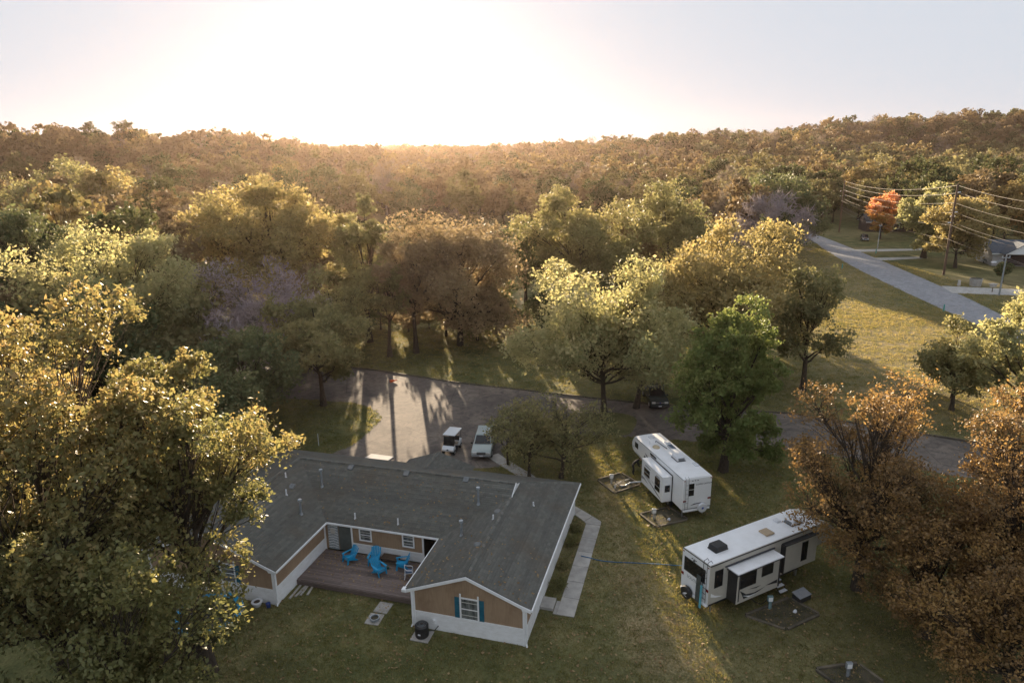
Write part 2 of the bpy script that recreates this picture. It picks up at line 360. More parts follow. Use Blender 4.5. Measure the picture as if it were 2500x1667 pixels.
def spline(P, n=8):
    P = [np.array(p, float) for p in P]; out = []
    for i in range(len(P) - 1):
        a, b, c, d = P[max(i - 1, 0)], P[i], P[i + 1], P[min(i + 2, len(P) - 1)]
        for k in range(n):
            t = k / n; out.append(.5 * (2 * b + (c - a) * t + (2 * a - 5 * b + 4 * c - d) * t * t + (3 * b - a - 3 * c + d) * t ** 3))
    return out + [P[-1]]
def sheet(name, poly, z, mat, th=.0):
    bm = bmesh.new(); vs = [bm.verts.new((p[0], p[1], z)) for p in poly]; f = bm.faces.new(vs); bmesh.ops.triangulate(bm, faces=[f])
    bm.normal_update()
    if bm.faces and sum(f.normal.z * f.calc_area() for f in bm.faces) < 0: bmesh.ops.reverse_faces(bm, faces=bm.faces[:])
    me = bpy.data.meshes.new(name); bm.to_mesh(me); bm.free(); me.materials.append(mat)
    o = bpy.data.objects.new(name, me); C.objects.link(o); tag(o, kind='structure'); return o

def asphalt_mat(name, c1, c2, seams=True, rough=.6):
    t = NT(name); p = t.pos(); n1 = t.noise(p, .25, 5, .6); n2 = t.noise(p, 9, 4, .7); n3 = t.noise(p, .9, 4, .6, 1.5)
    c = t.ramp(n1, [(.3, c1), (.7, c2)]); c = t.mix(t.ramp(n3, [(.42, (0, 0, 0)), (.7, (.85, .85, .85))]), c, tuple(v * .7 for v in c1))
    c = t.mix(.6, c, t.ramp(n2, [(.3, (.32, .32, .32)), (.7, (.7, .7, .7))]), 'OVERLAY')
    if seams:
        v = t.n('ShaderNodeTexVoronoi', feature='DISTANCE_TO_EDGE'); t.l(t.map(t.mix(.06, p, t.n('ShaderNodeTexNoise').outputs[1]), (.16, .16, .0)), v.inputs['Vector']); v.inputs['Scale'].default_value = 1
        c = t.mix(t.ramp(v.outputs[0], [(.002, (.45, .45, .45)), (.008, (0, 0, 0))]), c, tuple(x * .3 for x in c1))
    t.base(c); t.b.inputs['Roughness'].default_value = rough; t.b.inputs['Specular IOR Level'].default_value = .08
    t.bump(t.math('ADD', n2, t.math('MULTIPLY', n3, .8)), .35, .03); return t.m
ASPH = asphalt_mat('asphalt', (.115, .102, .094), (.22, .184, .155), rough=.85); ROADM = asphalt_mat('road_asphalt', (.26, .265, .28), (.33, .33, .345), False, .9)
far_edge = [(-75, 106), (-45, 93), (-30, 87), (-17.2, 82.4), (-7.4, 77.6), (-1.5, 75.4), (5, 72.9), (11.3, 70.6), (20, 67.8), (29, 66), (40, 60), (50, 54.5), (64, 49)]
near_edge = [(68, 40), (50, 46), (34, 53.5), (27.8, 56.6), (23, 58.2), (16, 59.9), (10.5, 61), (6, 61.6), (2, 60.6), (-.9, 58.8), (-1.1, 54.9), (-4.6, 54.7), (-6.5, 55.6), (-10, 55.7), (-14, 55.9), (-18.9, 55.9)]
isl = [(-18.9, 56.1), (-15.6, 59.5), (-14.3, 63.4), (-13.9, 67.2), (-16.9, 70.6), (-20.7, 71.8), (-32, 74.5), (-50, 82), (-75, 94)]
far_s = [tuple(p) for p in spline(far_edge, 6)]; near_s = [tuple(p) for p in spline(near_edge[:9], 5)] + near_edge[9:]; isl_s = [tuple(p) for p in spline(isl, 6)]
_rj = random.Random(4)
jit = lambda L_: [(p[0] + _rj.uniform(-.16, .16), p[1] + _rj.uniform(-.16, .16)) for p in L_]
near_s = jit([tuple(p) for p in spline(near_s, 4)]); isl_s = jit([tuple(p) for p in spline(isl_s, 3)])
parking_poly = far_s + near_s + isl_s
sheet('parking_lane', parking_poly, .012, ASPH)
sheet('verge', [(9.9 + 2.6 * math.cos(a_) * (1 + .15 * math.sin(3 * a_)), 64.2 + 3.4 * math.sin(a_) * (1 + .1 * math.cos(2 * a_))) for a_ in np.linspace(0, 6.1, 26)], .02, GROUND)
road_l = [(69, -40), (69, 60), (70.2, 91.3), (72.1, 111.2), (76.8, 148.5), (82.5, 178), (88.6, 206), (90, 240)]
road_r = [(76.5, -40), (76.5, 80), (78, 101), (81.8, 120.4), (86.2, 148.8), (89.6, 172), (93.6, 206), (95, 240)]
rl, rr_ = [tuple(p) for p in spline(road_l, 6)], [tuple(p) for p in spline(road_r, 6)]
sheet('road', rl + rr_[::-1], .014, ROADM)
DRVP = []
DRV = asphalt_mat('driveway_concrete', (.40, .385, .36), (.48, .465, .44), False, .85)
for a, b, w in (((89.8, 177), (108, 177.5), 2.6), ((87.9, 163), (100.5, 164.6), 2.4), ((82.6, 127), (114, 117.5), 4.2)):
    d = np.array(b) - a; n_ = np.array((-d[1], d[0])) / np.hypot(*d) * w / 2
    DRVP.append([tuple(np.array(a) - n_ * 1.7), tuple(np.array(b) - n_), tuple(np.array(b) + n_), tuple(np.array(a) + n_ * 1.7)])
    sheet('driveway', [tuple(np.array(a) - n_ * 1.7), tuple(np.array(b) - n_), tuple(np.array(b) + n_), tuple(np.array(a) + n_ * 1.7)], .02, DRV)
# timber kerb along the far side of the lane, laid in lengths
kerb = empty('kerb'); tag(kerb, kind='structure')
ks = [np.array(p) for p in spline(far_edge[2:], 2)]
for a, b in zip(ks[:-1], ks[1:]):
    d = b - a; L_ = np.hypot(*d); u = d / L_; n_ = np.array((-u[1], u[0]))
    q = int(max(1, round(L_ / 2.6)))
    for i in range(q):
        s0, s1 = L_ * i / q + .03, L_ * (i + 1) / q - .03
        o = a + u * s0 - n_ * .02
        MB().obox((*o, .0), (*(u * (s1 - s0)), 0), (*(n_ * .18), 0), (0, 0, .13 + random.uniform(-.02, .03))).build('kerb_timber', TIMBER, kerb)

# house frame: local x east, y north, origin at the south-east wall corner
HO, HA = Vector((.52, 32.34, 0)), R(-15.8)
HM = Matrix.Translation(HO) @ Matrix.Rotation(HA, 4, 'Z')
def hw(x, y, z=0): return HM @ Vector((x, y, z))
path = empty('footpath', HO, HA); tag(path, kind='structure')
y0 = 3.03
for i, y1 in enumerate((4.75, 6.45, 8.2, 9.95, 11.75, 13.6)):
    MB().box(1.13, 2.2, y0 + .012, y1 - .012, .0, .06 + random.uniform(-.006, .006)).build('paving_slab', CONC, path, .012, 1); y0 = y1
MB().prism([(1.13, 13.63, 0), (2.2, 13.63, 0), (2.18, 14.2, 0), (1.45, 14.78, 0), (.95, 13.9, 0)], (0, 0, .058)).build('paving_slab', CONC, path, .012, 1)
MB().prism([(.92, 13.93, 0), (1.42, 14.8, 0), (.45, 15.55, 0), (.05, 14.75, 0)], (0, 0, .062)).build('paving_slab', CONC, path, .012, 1)
MB().prism([(.02, 14.78, 0), (.42, 15.58, 0), (-.35, 16.15, 0), (-.75, 15.4, 0)], (0, 0, .055)).build('paving_slab', CONC, path, .012, 1)
MB().box(.9, 1.12, 3.05, 4.3, 0, .055).build('paving_slab', CONC, path, .012, 1)
stp = MB().box(.03, .86, 3.3, 4.35, 0, .2).build('doorstep', CONC, None, .015, 1); stp.location = HO; stp.rotation_euler = (0, 0, HA)
tag(stp, 'small raised concrete doorstep slab between east wall and footpath', 'doorstep')
npath = empty('footpath'); tag(npath, kind='structure')
npts = [Vector(p) for p in ((-1.9, 57.2, 0), (-1.0, 55.8, 0), (.0, 54.4, 0), (1.1, 52.9, 0), (1.9, 51.3, 0), (2.3, 49.6, 0), (2.6, 48.1, 0))]
for a, b in zip(npts[:-1], npts[1:]):
    u = (b - a).normalized(); n_ = Vector((-u.y, u.x, 0)) * .58
    a2, b2 = a + u * .012, b - u * .012
    MB().prism([a2 - n_, b2 - n_, b2 + n_, a2 + n_], (0, 0, .05)).build('paving_slab', CONC, npath, .01, 1)
for (ax, ay), (bx, by) in (((-13.6, 56.9), (-11.4, 55.6)),):
    MB().obox((ax, ay, 0), (bx - ax, by - ay + .6, 0), (.5, .9, 0), (0, 0, .06)).build('paving_slab', CONCN, npath, .01, 1)
# two weathered slabs off the deck
for i, (x, y) in enumerate(((-9.25, 1.0), (-9.3, -.1))):
    p = hw(x, y); o = MB().box(-.45, .45, -.5, .5, 0, .05).build('paving_slab', CONC, npath, .02, 1); o.location = p; o.rotation_euler = (0, 0, HA + .06 * i)

# ------------------------------------------------------------------ the house
house = empty('house', HO, HA, 'low U-shaped house with tan walls, white skirting and dark shingle roof', 'house')
def wposts(P0, d, nr):
    P0, d, nr = Vector(P0), Vector(d), Vector(nr)
    return lambda s, z, q: P0 + d * s + nr * q + Vector((0, 0, z))
def wpoly(mb, W, sz, q0, q1):
    a = [W(s, z, q0) for s, z in sz]; return mb.prism(a, W(0, 0, q1) - W(0, 0, q0))
def wbox(mb, W, s0, s1, z0, z1, q0, q1): return wpoly(mb, W, [(s0, z0), (s1, z0), (s1, z1), (s0, z1)], q0, q1)
def make_wall(P0, d, nr, L, top, skirt=1.03, holes=(), panel=1.22, z0=0, corner=(True, True), core=True):
    """top: function s -> wall height; the wall's pieces are its children"""
    W = wposts(P0, d, nr)
    brk = sorted({0, L} | {h[4] for h in holes if len(h) > 4})
    wall = wpoly(MB(), W, [(0, z0), (L, z0), (L, top(L) - .03)] + ([(L / 2, top(L / 2) - .03)] if top(L / 2) > top(0) + .2 else []) + [(0, top(0) - .03)], -.18, 0).build('wall', SIDING, house)
    s = 0.
    while s < L - .05:
        e = min(s + panel, L)
        segs = [(s, e)]
        for h in holes:
            ns = []
            for a, b in segs:
                if b <= h[0] or a >= h[1]: ns.append((a, b))
                else:
                    if a < h[0]: ns.append((a, h[0]))
                    if b > h[1]: ns.append((h[1], b))
            segs = ns
        for a, b in segs:
            if b - a < .04: continue
            a2, b2 = a + .005, b - .005
            pts = [(a2, skirt + .1), (b2, skirt + .1), (b2, top(b2) - .04)]
            if a2 < L / 2 < b2 and top(L / 2) > top(0) + .2: pts.append((L / 2, top(L / 2) - .04))
            pts.append((a2, top(a2) - .04))
            wpoly(MB(), W, pts, .0, .018).build('siding_panel', SIDING, wall)
        for h in holes:  # above an opening
            a, b = max(s, h[0]), min(e, h[1])
            if b - a > .05 and top((a + b) / 2) - h[3] > .12: wpoly(MB(), W, [(a + .004, h[3]), (b - .004, h[3]), (b - .004, top(b) - .04), (a + .004, top(a) - .04)], .0, .018).build('siding_panel', SIDING, wall)
            if b - a > .05 and h[2] - skirt > .16: wbox(MB(), W, a + .004, b - .004, skirt + .1, h[2], .0, .018).build('siding_panel', SIDING, wall)
        s = e
    full = [h for h in holes if h[2] < 0]
    segs = [(0, L)]
    for h in full:
        segs = [x for a, b in segs for x in (((a, min(b, h[0])), (max(a, h[1]), b)) if h[0] < b and h[1] > a else ((a, b),)) if x[1] - x[0] > .05]
    for a, b in segs:
        wbox(MB(), W, a, b, z0, skirt, .0, .03).build('skirt_board', SKIRT, wall)
        wbox(MB(), W, a, b, skirt, skirt + .1, .0, .055).build('band_board', WHITE, wall)
    for i, on in enumerate(corner):
        if on: wbox(MB(), W, (-.02 if i == 0 else L - .13), (.13 if i == 0 else L + .02), z0, min(top(0), 2.5), .0, .07).build('corner_board', WHITE, wall)
    return W, wall
def window(W, s0, s1, z0, z1, tall=True, shutter=False, louvre=0):
    w = empty('window', parent=house)
    t = .09
    wbox(MB(), W, s0 + t, s1 - t, z0 + t, z1 - t, .004, .016).build('pane', WINGLASS, w)
    wbox(MB(), W, s0 + t + .02, s1 - t - .02, (z0 + z1) / 2 - .02, (z0 + z1) / 2 + .02, .016, .045).build('sash_rail', WHITE, w)
    ext = .22 if tall else 0
    for a, b in ((s0, s0 + t), (s1 - t, s1)): wbox(MB(), W, a, b, z0, z1 + ext, .018, .06).build('frame_board', WHITE, w)
    for a, b in ((z0, z0 + t), (z1 - t, z1)): wbox(MB(), W, s0 + t, s1 - t, a, b, .018, .058).build('frame_board', WHITE, w)
    for i in range(louvre):
        z = z0 + t + (z1 - z0 - 2 * t) * (i + .6) / (louvre + .2)
        wbox(MB(), W, s0 + t, s1 - t, z, z + .035, .016, .034).build('muntin', BLIND, w)
    if shutter:
        for a in (s0 - .3, s1 + .02):
            sh = wbox(MB(), W, a, a + .28, z0 + .04, z1 - .03, .018, .05).build('shutter', TEAL, w)
    return w
flat = lambda h: (lambda s: h)
# east wing
gab = lambda s: 2.5 + .4 * (min(s, 6.75 - s) + .34) - .06
W, _ = make_wall((-6.75, 0, 0), (1, 0, 0), (0, -1, 0), 6.75, gab, holes=[(2.9, 4.05, .9, 2.5)])
window(W, 2.9, 4.06, 1.0, 2.52, True, True, 3)
make_wall((0, 0, 0), (0, 1, 0), (1, 0, 0), 14.8, flat(2.46), corner=(True, True))
make_wall((-6.75, 5.55, 0), (0, -1, 0), (-1, 0, 0), 5.55, flat(2.46), corner=(False, True))
# middle: front wall on the deck
XM = -15.75
W, mw_ = make_wall((XM, 5.5, .4), (1, 0, 0), (0, -1, 0), 7.35, flat(2.06), skirt=.62, z0=0, holes=[(0, 2.05, -1, 2.06), (2.66, 3.62, .95, 1.9), (5.86, 6.72, .98, 1.96)], corner=(False, False))
window(W, 2.66, 3.6, .98, 1.92, False, False, 2); window(W, 5.84, 6.72, 1.0, 1.98, False, False, 3)
for s in (2.05, 7.28): wbox(MB(), W, s, s + .11, 0, 2.06, -.02, .06).build('post', WHITE, house)
door = wbox(MB(), W, .28, 1.05, .02, 2.0, .005, .05).build('door', pm('pale_door', (.42, .46, .47), (.22, .26, .27), 14, .6, lo=.45, hi=.55), house)
for i in range(9):   # zigzag strips of the door's grille
    z = .12 + i * .2
    wpoly(MB(), W, [(.3, z), (.66, z + .1), (1.03, z), (1.03, z + .05), (.66, z + .15), (.3, z + .05)], .05, .058).build('grille_strip', WPLA, door)
wbox(MB(), W, .5, .84, 1.2, 1.6, .059, .066).build('door_pane', BLIND, door)
wbox(MB(), W, 1.12, 2.03, .02, 2.0, .005, .04).build('door', pm('grey_green_door', (.11, .125, .115), (.085, .095, .09), 3, .6), house)
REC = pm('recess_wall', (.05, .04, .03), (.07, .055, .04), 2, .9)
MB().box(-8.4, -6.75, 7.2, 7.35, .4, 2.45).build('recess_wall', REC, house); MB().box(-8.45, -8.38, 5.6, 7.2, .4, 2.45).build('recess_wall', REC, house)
# west wing
W, _ = make_wall((XM, -.4, 0), (0, 1, 0), (1, 0, 0), 5.9, flat(2.46), skirt=1.12, corner=(True, True))
gab2 = lambda s: 2.5 + .4 * (min(s, 9.25 - s) + .25) - .06
W, _ = make_wall((-25.0, -.4, 0), (1, 0, 0), (0, -1, 0), 9.25, gab2, skirt=1.0, holes=[(5.4, 6.5, .9, 2.5)])
window(W, 5.4, 6.52, 1.02, 2.42, True, True, 2)
make_wall((-25.0, 15.0, 0), (0, -1, 0), (-1, 0, 0), 15.4, flat(2.46))
make_wall((0, 14.8, 0), (-1, 0, 0), (0, 1, 0), 25., flat(2.46))
# electric box and pipe on the gable skirting
MB().box(-5.55, -5.35, -.12, -.031, .45, .72).build('meter_box', SKIRT, house, .01)

# roof: planes with laid shingles
roof = empty('roof', parent=house)
def poly_ext(P2, v):
    us = []
    n = len(P2)
    for i in range(n):
        (u0, v0), (u1, v1) = P2[i], P2[(i + 1) % n]
        if abs(v1 - v0) < 1e-9: continue
        t = (v - v0) / (v1 - v0)
        if -1e-6 <= t <= 1 + 1e-6: us.append(u0 + t * (u1 - u0))
    return (min(us), max(us)) if us else None
RS = np.random.RandomState(3)
def roof_plane(P, eave_dir, expo=.185, tab=.33, root=None, shm=None):
    P = [Vector(p) for p in P]; root = root or roof
    u = Vector(eave_dir).normalized(); nr = (P[1] - P[0]).cross(P[2] - P[0]).normalized()
    if nr.z < 0: nr = -nr
    v = nr.cross(u).normalized()
    if v.z < 0: v = -v
    MB().prism([p - nr * .09 for p in P], nr * .085).build('roof_panel', ROOFB, root)
    o = P[0]; P2 = [((p - o).dot(u), (p - o).dot(v)) for p in P]
    v0 = min(p[1] for p in P2); v1 = max(p[1] for p in P2)
    V, Q, T = [], [], []
    k = 0; vv = v0 - .03
    while vv < v1 - .02:
        e0 = poly_ext(P2, max(vv, v0 + 1e-4)); e1 = poly_ext(P2, min(vv + expo * 1.25, v1 - 1e-4))
        if e0 and e1:
            un = min(e0[0], e1[0]); ux = max(e0[1], e1[1]); s = un - RS.rand() * tab; rowt = .15 + RS.rand() * .35
            while s < ux:
                w = tab * (.85 + .3 * RS.rand()); a, b = s + .004, s + w - .004; s += w
                a0, b0, a1, b1 = (np.clip(a, *e0), np.clip(b, *e0), np.clip(a, *e1), np.clip(b, *e1))
                if b0 - a0 < .01 and b1 - a1 < .01: continue
                h = .03 + .008 * RS.rand()
                for (uu, ww, hh) in ((a0, vv, h), (b0, vv, h), (b1, vv + expo * 1.25, .003), (a1, vv + expo * 1.25, .003), (a0, vv, -.004), (b0, vv, -.004)):
                    V.append(o + u * uu + v * ww + nr * hh)
                Q += [(k, k + 1, k + 2, k + 3), (k + 4, k + 5, k + 1, k)]; tt = np.clip(rowt + .38 * RS.rand(), 0, 1); T += [tt, tt]; k += 6
        vv += expo
    Qa = np.array(Q)
    # keep faces pointing up
    if u.cross(v).dot(nr) < 0: Qa = Qa[:, ::-1]
    me = np_mesh('shingles', np.array([tuple(p) for p in V]), Qa, mat=shm or SHINGLE, tint=T)
    ob = bpy.data.objects.new('shingles', me); C.objects.link(ob); ob.parent = root; tag(ob, kind='stuff'); return ob
def zw(x): return 4.0 - .4 * abs(x + 3.4)
roof_plane([(.35, -.12, 2.5), (.35, 15.15, 2.5), (-3.4, 11.4, 4.0), (-3.4, -.12, 4.0)], (0, 1, 0))
roof_plane([(-7.15, -.12, 2.5), (-3.4, -.12, 4.0), (-3.4, 9.15, 4.0), (-7.15, 5.4, 2.5)], (0, 1, 0))
roof_plane([(-15.5, 5.4, 2.5), (-7.15, 5.4, 2.5), (-3.4, 9.15, 4.0), (-3.32, 9.2, 4.02), (-3.32, 10.28, 4.45), (-20.375, 10.28, 4.45)], (1, 0, 0))
roof_plane([(-25.25, 15.15, 2.5), (-20.375, 10.28, 4.45), (-3.32, 10.28, 4.45), (-3.32, 11.4, 4.0), (.35, 15.15, 2.5)], (1, 0, 0))
roof_plane([(-15.5, -.55, 2.5), (-15.5, 5.4, 2.5), (-20.375, 10.28, 4.45), (-20.375, -.55, 4.45)], (0, 1, 0))
roof_plane([(-25.25, -.55, 2.5), (-20.375, -.55, 4.45), (-20.375, 10.28, 4.45), (-25.25, 15.15, 2.5)], (0, 1, 0))
# porch roof on the north side
roof_plane([(-13.9, 13.0, 2.48), (-13.9, 15.9, 2.48), (-11.1, 15.5, 3.6), (-11.1, 12.4, 3.6)], (0, 1, 0))
roof_plane([(-8.3, 13.0, 2.48), (-11.1, 12.4, 3.6), (-11.1, 15.5, 3.6), (-8.3, 15.9, 2.48)], (0, 1, 0))
MB().prism([(-13.85, 15.8, 2.4), (-8.35, 15.8, 2.4), (-11.1, 15.42, 3.5)], (0, -.06, 0)).build('porch_gable', WHITE, roof)
for x in (-13.6, -8.6): MB().box(x - .06, x + .06, 15.5, 15.62, 0, 2.42).build('porch_post', WHITE, roof)
# caps, fascia, gutters, rakes
def strip(a, b, w, h, up=(0, 0, 1), name='ridge_cap', mat=SHINGLE, seg=.3):
    a, b = Vector(a), Vector(b); d = b - a; n = max(1, int(d.length / seg)); mb = MB()
    side = d.cross(Vector((0, 0, 1))).normalized()
    for i in range(n):
        p = a + d * (i / n); q = a + d * ((i + 1.15) / n if i < n - 1 else 1)
        mb.add([p - side * w - Vector((0, 0, w * .36)), p + Vector((0, 0, h + .012)), p + side * w - Vector((0, 0, w * .36)),
                q - side * w - Vector((0, 0, w * .36 + .012)), q + Vector((0, 0, h)), q + side * w - Vector((0, 0, w * .36 + .012))], [(1, 0, 3, 4), (2, 1, 4, 5)])
    o = mb.build(name, mat, roof)
    a_ = o.data.attributes.new('tint', 'FLOAT', 'FACE'); a_.data.foreach_set('value', RS.rand(len(o.data.polygons)).repeat(1).astype(np.float32)); return o
for a, b in (((-3.4, -.12, 4.0), (-3.4, 9.2, 4.0)), ((-3.4, 11.4, 4.0), (.35, 15.15, 2.5)), ((-20.4, 10.28, 4.45), (-3.3, 10.28, 4.45)), ((-20.375, -.55, 4.45), (-20.375, 10.3, 4.45)), ((-20.375, 10.28, 4.45), (-25.25, 15.15, 2.5)), ((-11.1, 12.5, 3.6), (-11.1, 15.5, 3.6))):
    strip((a[0], a[1], a[2] + .03), (b[0], b[1], b[2] + .03), .14, .02)
MB().prism([(-3.30, 9.22, 4.0), (-3.30, 10.28, 4.41), (-3.30, 11.35, 4.0)], (-.05, 0, 0)).build('gable_end', SKIRT, roof)
MB().obox((-3.31, 9.15, 3.99), (0, 1.13, .452), (.05, 0, 0), (0, 0, .1)).build('rake_board', WHITE, roof)
def board(a, b, t, h, name, drop=.0):
    a, b = Vector(a), Vector(b); d = b - a; n = Vector((-d.y, d.x, 0)).normalized() * t
    MB().obox(a - Vector((0, 0, h + drop)), d, n, (0, 0, h)).build(name, WHITE, roof)
board((.36, -.14, 2.5), (.36, 15.16, 2.5), -.1, .13, 'gutter'); board((-7.16, 5.4, 2.5), (-7.16, -.14, 2.5), -.1, .13, 'gutter')
board((-15.5, 5.39, 2.5), (-7.2, 5.39, 2.5), -.09, .12, 'gutter'); board((-15.49, -.56, 2.5), (-15.49, 5.35, 2.5), -.09, .12, 'gutter')
board((-25.26, 15.1, 2.5), (-25.26, -.56, 2.5), -.1, .13, 'gutter')
for a, b in (((-7.16, -.13, 2.5), (-3.4, -.13, 4.0)), ((-3.4, -.13, 4.0), (.36, -.13, 2.5)), ((-25.25, -.56, 2.5), (-20.375, -.56, 4.45)), ((-20.375, -.56, 4.45), (-15.5, -.56, 2.5))):
    board(a, b, -.05, .19, 'rake_board', .02)
MB().box(-7.36, -7.1, -.24, .1, 2.34, 2.53).build('gutter_end', WHITE, roof, .04)
MB().prism([(.36, -.16, 2.5), (-.25, -.16, 2.72), (-.12, -.16, 2.34), (.36, -.16, 2.34)], (0, .05, 0)).build('eave_return', WHITE, roof)
MB().prism([(-15.5, -.6, 2.5), (-16.2, -.6, 2.76), (-15.95, -.6, 2.36), (-15.5, -.6, 2.36)], (0, .05, 0)).build('eave_return', WHITE, roof)
for x, y, s in ((-6.78, -.13, -1), (.1, -.12, 1), (XM + .12, -.5, 1)):   # downspouts
    MB().tube([(x, y, 2.4), (x, y + .02, 2.2), (x, y, .25), (x + .05 * s, y - .12, .1)], .045, 6).build('downspout', WHITE, house)
# flues, pipes and vents
for x, y, z, h in ((-17.26, 8.06, 3.56, 1.25), (-17.06, 4.9, 3.12, 1.0), (-5.42, 8.28, 3.65, 1.15), (-5.49, 5.01, 3.16, .98)):
    f = MB().cyl((x, y, z - .1), (x, y, z + h), .075, n=10).build('flue', METAL, roof, smooth=True)
    MB().cyl((x, y, z + h), (x, y, z + h + .14), .14, .13, 12).build('flue_cap', METAL, f, smooth=True)
    MB().cyl((x, y, z - .12), (x, y, z + .12), .17, .09, 10).build('flashing', METAL, f)
for x, y, z, h in ((-19.86, 7.55, 4.24, .38), (-18.8, 5.93, 3.82, .42), (-13.57, 5.95, 2.71, .42), (-10.38, 5.97, 2.72, .44), (-3.76, 6.32, 3.85, .34), (-1.86, 9.48, 3.38, .28)):
    f = MB().cyl((x, y, z - .1), (x, y, z + h), .05, n=8).build('vent_pipe', WPLA, roof, smooth=True)
    MB().cyl((x, y, z - .1), (x, y, z + .06), .15, .06, 8).build('flashing', WPLA, f)
VENTM = pm('vent_grey', (.17, .18, .18), (.12, .125, .13), 5, .6)
for x, y, z in ((-15.9, 9.94, 4.31), (-11.46, 9.99, 4.33), (-18.98, 6.95, 3.89), (-6.91, 10.08, 4.36)):
    b = MB().prism([(x - .2, y - .22, z - .09), (x + .2, y - .22, z - .09), (x + .2, y + .2, z + .08), (x - .2, y + .2, z + .08)], (0, -.05, .13)).build('box_vent', VENTM, roof, .02)
for x, y, z in ((-3.74, 7.28, 3.86), (-3.81, 3.28, 3.83)):
    MB().ell((x, y, z), .27, .27, .16, 12, 5, 0).build('turtle_vent', VENTM, roof, smooth=True)

# deck with its boards
deck = empty('deck', HO, HA, 'reddish wooden deck in the courtyard between the house wings', 'deck')
yb = 1.78; k = 0
while yb < 5.3:
    e = min(yb + .138, 5.36); x = XM + .06
    while x < -7.4:
        x2 = min(x + random.choice((2.4, 3.0, 3.6)), -6.85)
        if -6.85 - x2 < .5: x2 = -6.85
        MB().box(x + .004, x2 - .004, yb + .005, e - .005, .365, .4 + random.uniform(-.004, .004)).build('deck_board', DECKW, deck); x = x2
    yb += .138
for i in range(3): MB().box(XM + .05, -6.87, 1.72 + .002 * i, 1.765, .02 + .12 * i, .13 + .12 * i).build('fascia_board', DECKW, deck)
for i in range(7): MB().box(XM + .3 + i * 1.4, XM + .4 + i * 1.4, 1.8, 5.3, .0, .36).build('joist', WOODD, deck)

# ------------------------------------------------------------------ deck furniture
def adirondack():
    r = empty('adirondack_chair')
    for i in range(6):
        y = -.26 + i * .104
        MB().obox((-.02 + .0, y - .046, .26), (.5, 0, .12), (0, .092, 0), (-.005, 0, .022)).build('seat_slat', BLUE, r)
        hgt = .74 - .5 * abs(y / .3) ** 2 * .28
        MB().obox((.0, y - .048, .25), (-.36, y * .12, hgt), (0, .096, 0), (-.022, 0, -.006)).build('back_slat', BLUE, r, .02, 1)
    for s in (-1, 1):
        MB().prism([(.5, .27 * s, 0), (.6, .27 * s, 0), (.56, .27 * s, .3), (.5, .27 * s, .54), (.42, .27 * s, .56), (.44, .27 * s, .3)], (0, .05 * s, 0)).build('leg', BLUE, r)
        MB().prism([(-.28, .27 * s, 0), (-.2, .27 * s, 0), (.46, .27 * s, .3), (.46, .27 * s, .4), (.0, .27 * s, .28)], (0, .045 * s, 0)).build('leg', BLUE, r)
        MB().prism([(.56, .24 * s, .55), (.54, .4 * s, .55), (.2, .41 * s, .56), (-.22, .36 * s, .58), (-.24, .28 * s, .58), (.2, .27 * s, .56)], (0, 0, .03)).build('arm', BLUE, r, .01, 1)
    MB().obox((.47, -.29, .22), (.03, 0, .14), (0, .58, 0), (.03, 0, -.01)).build('front_rail', BLUE, r)
    return r
ch0 = adirondack()
# heading angle: direction the sitter faces, in the house frame (0 = east, 90 = north)
CH = [(-13.25, 4.6, -118, 'blue plastic adirondack chair closest to the pale zigzag door'), (-11.65, 4.82, -82, 'blue adirondack chair with its back to the wall beside the low table'),
      (-10.95, 3.75, -28, 'blue adirondack chair standing out on the bare deck boards, facing the white chair'), (-9.45, 4.7, 205, 'blue adirondack chair turned sideways between the low table and white chair')]
for i, (x, y, a, lb) in enumerate(CH):
    c = ch0 if i == 0 else copy_tree(ch0)
    c.location = hw(x, y, .4); c.rotation_euler = (0, 0, HA + R(a)); tag(c, lb, 'chair', 'blue adirondack chairs on the deck')
wc = empty('garden_chair', hw(-8.75, 3.75, .4), HA + R(25), 'white moulded plastic armchair with a blue cushion on the deck', 'chair')
MB().box(-.22, .24, -.23, .23, .40, .43).build('seat', WPLA, wc, .015)
MB().prism([(-.22, y, .42 + z) for y, z in ((-.2, 0), (.2, 0), (.24, .3), (.15, .45), (0, .49), (-.15, .45), (-.24, .3))], (-.03, 0, 0)).build('backrest', WPLA, wc, .01)
MB().box(-.2, .22, -.21, .21, .432, .5).build('cushion', NAVY, wc, .025)
for s in (-1, 1):
    MB().tube([(-.22, .22 * s, .8), (-.1, .27 * s, .68), (.2, .27 * s, .64), (.27, .26 * s, .58), (.28, .26 * s, 0)], .028, 6).build('leg', WPLA, wc)
    MB().tube([(-.2, .21 * s, .42), (-.28, .24 * s, 0)], .028, 6).build('leg', WPLA, wc)
tb = empty('low_table', hw(-10.62, 5.0, .4), HA, 'low dark slatted wooden table between blue chairs on the deck', 'table')
for i in range(7): MB().box(-.62, .62, -.33 + i * .095, -.245 + i * .095, .36, .4).build('top_slat', WOODD, tb)
for sx_ in (-.56, .5):
    for sy in (-.3, .24): MB().box(sx_, sx_ + .07, sy, sy + .07, 0, .36).build('leg', WOODD, tb)
MB().box(-.6, .6, -.34, -.31, .1, .16).build('stretcher', TIMBER, tb)
tag(MB().cyl((0, 0, 0), (0, 0, .16), .07, .08, 10).build('flower_pot', pm('green_pot', (.03, .10, .07), None, 5, .5)), 'tiny green pot on the deck boards beside the blue chairs', 'pot').location = hw(-10.45, 4.25, .405)

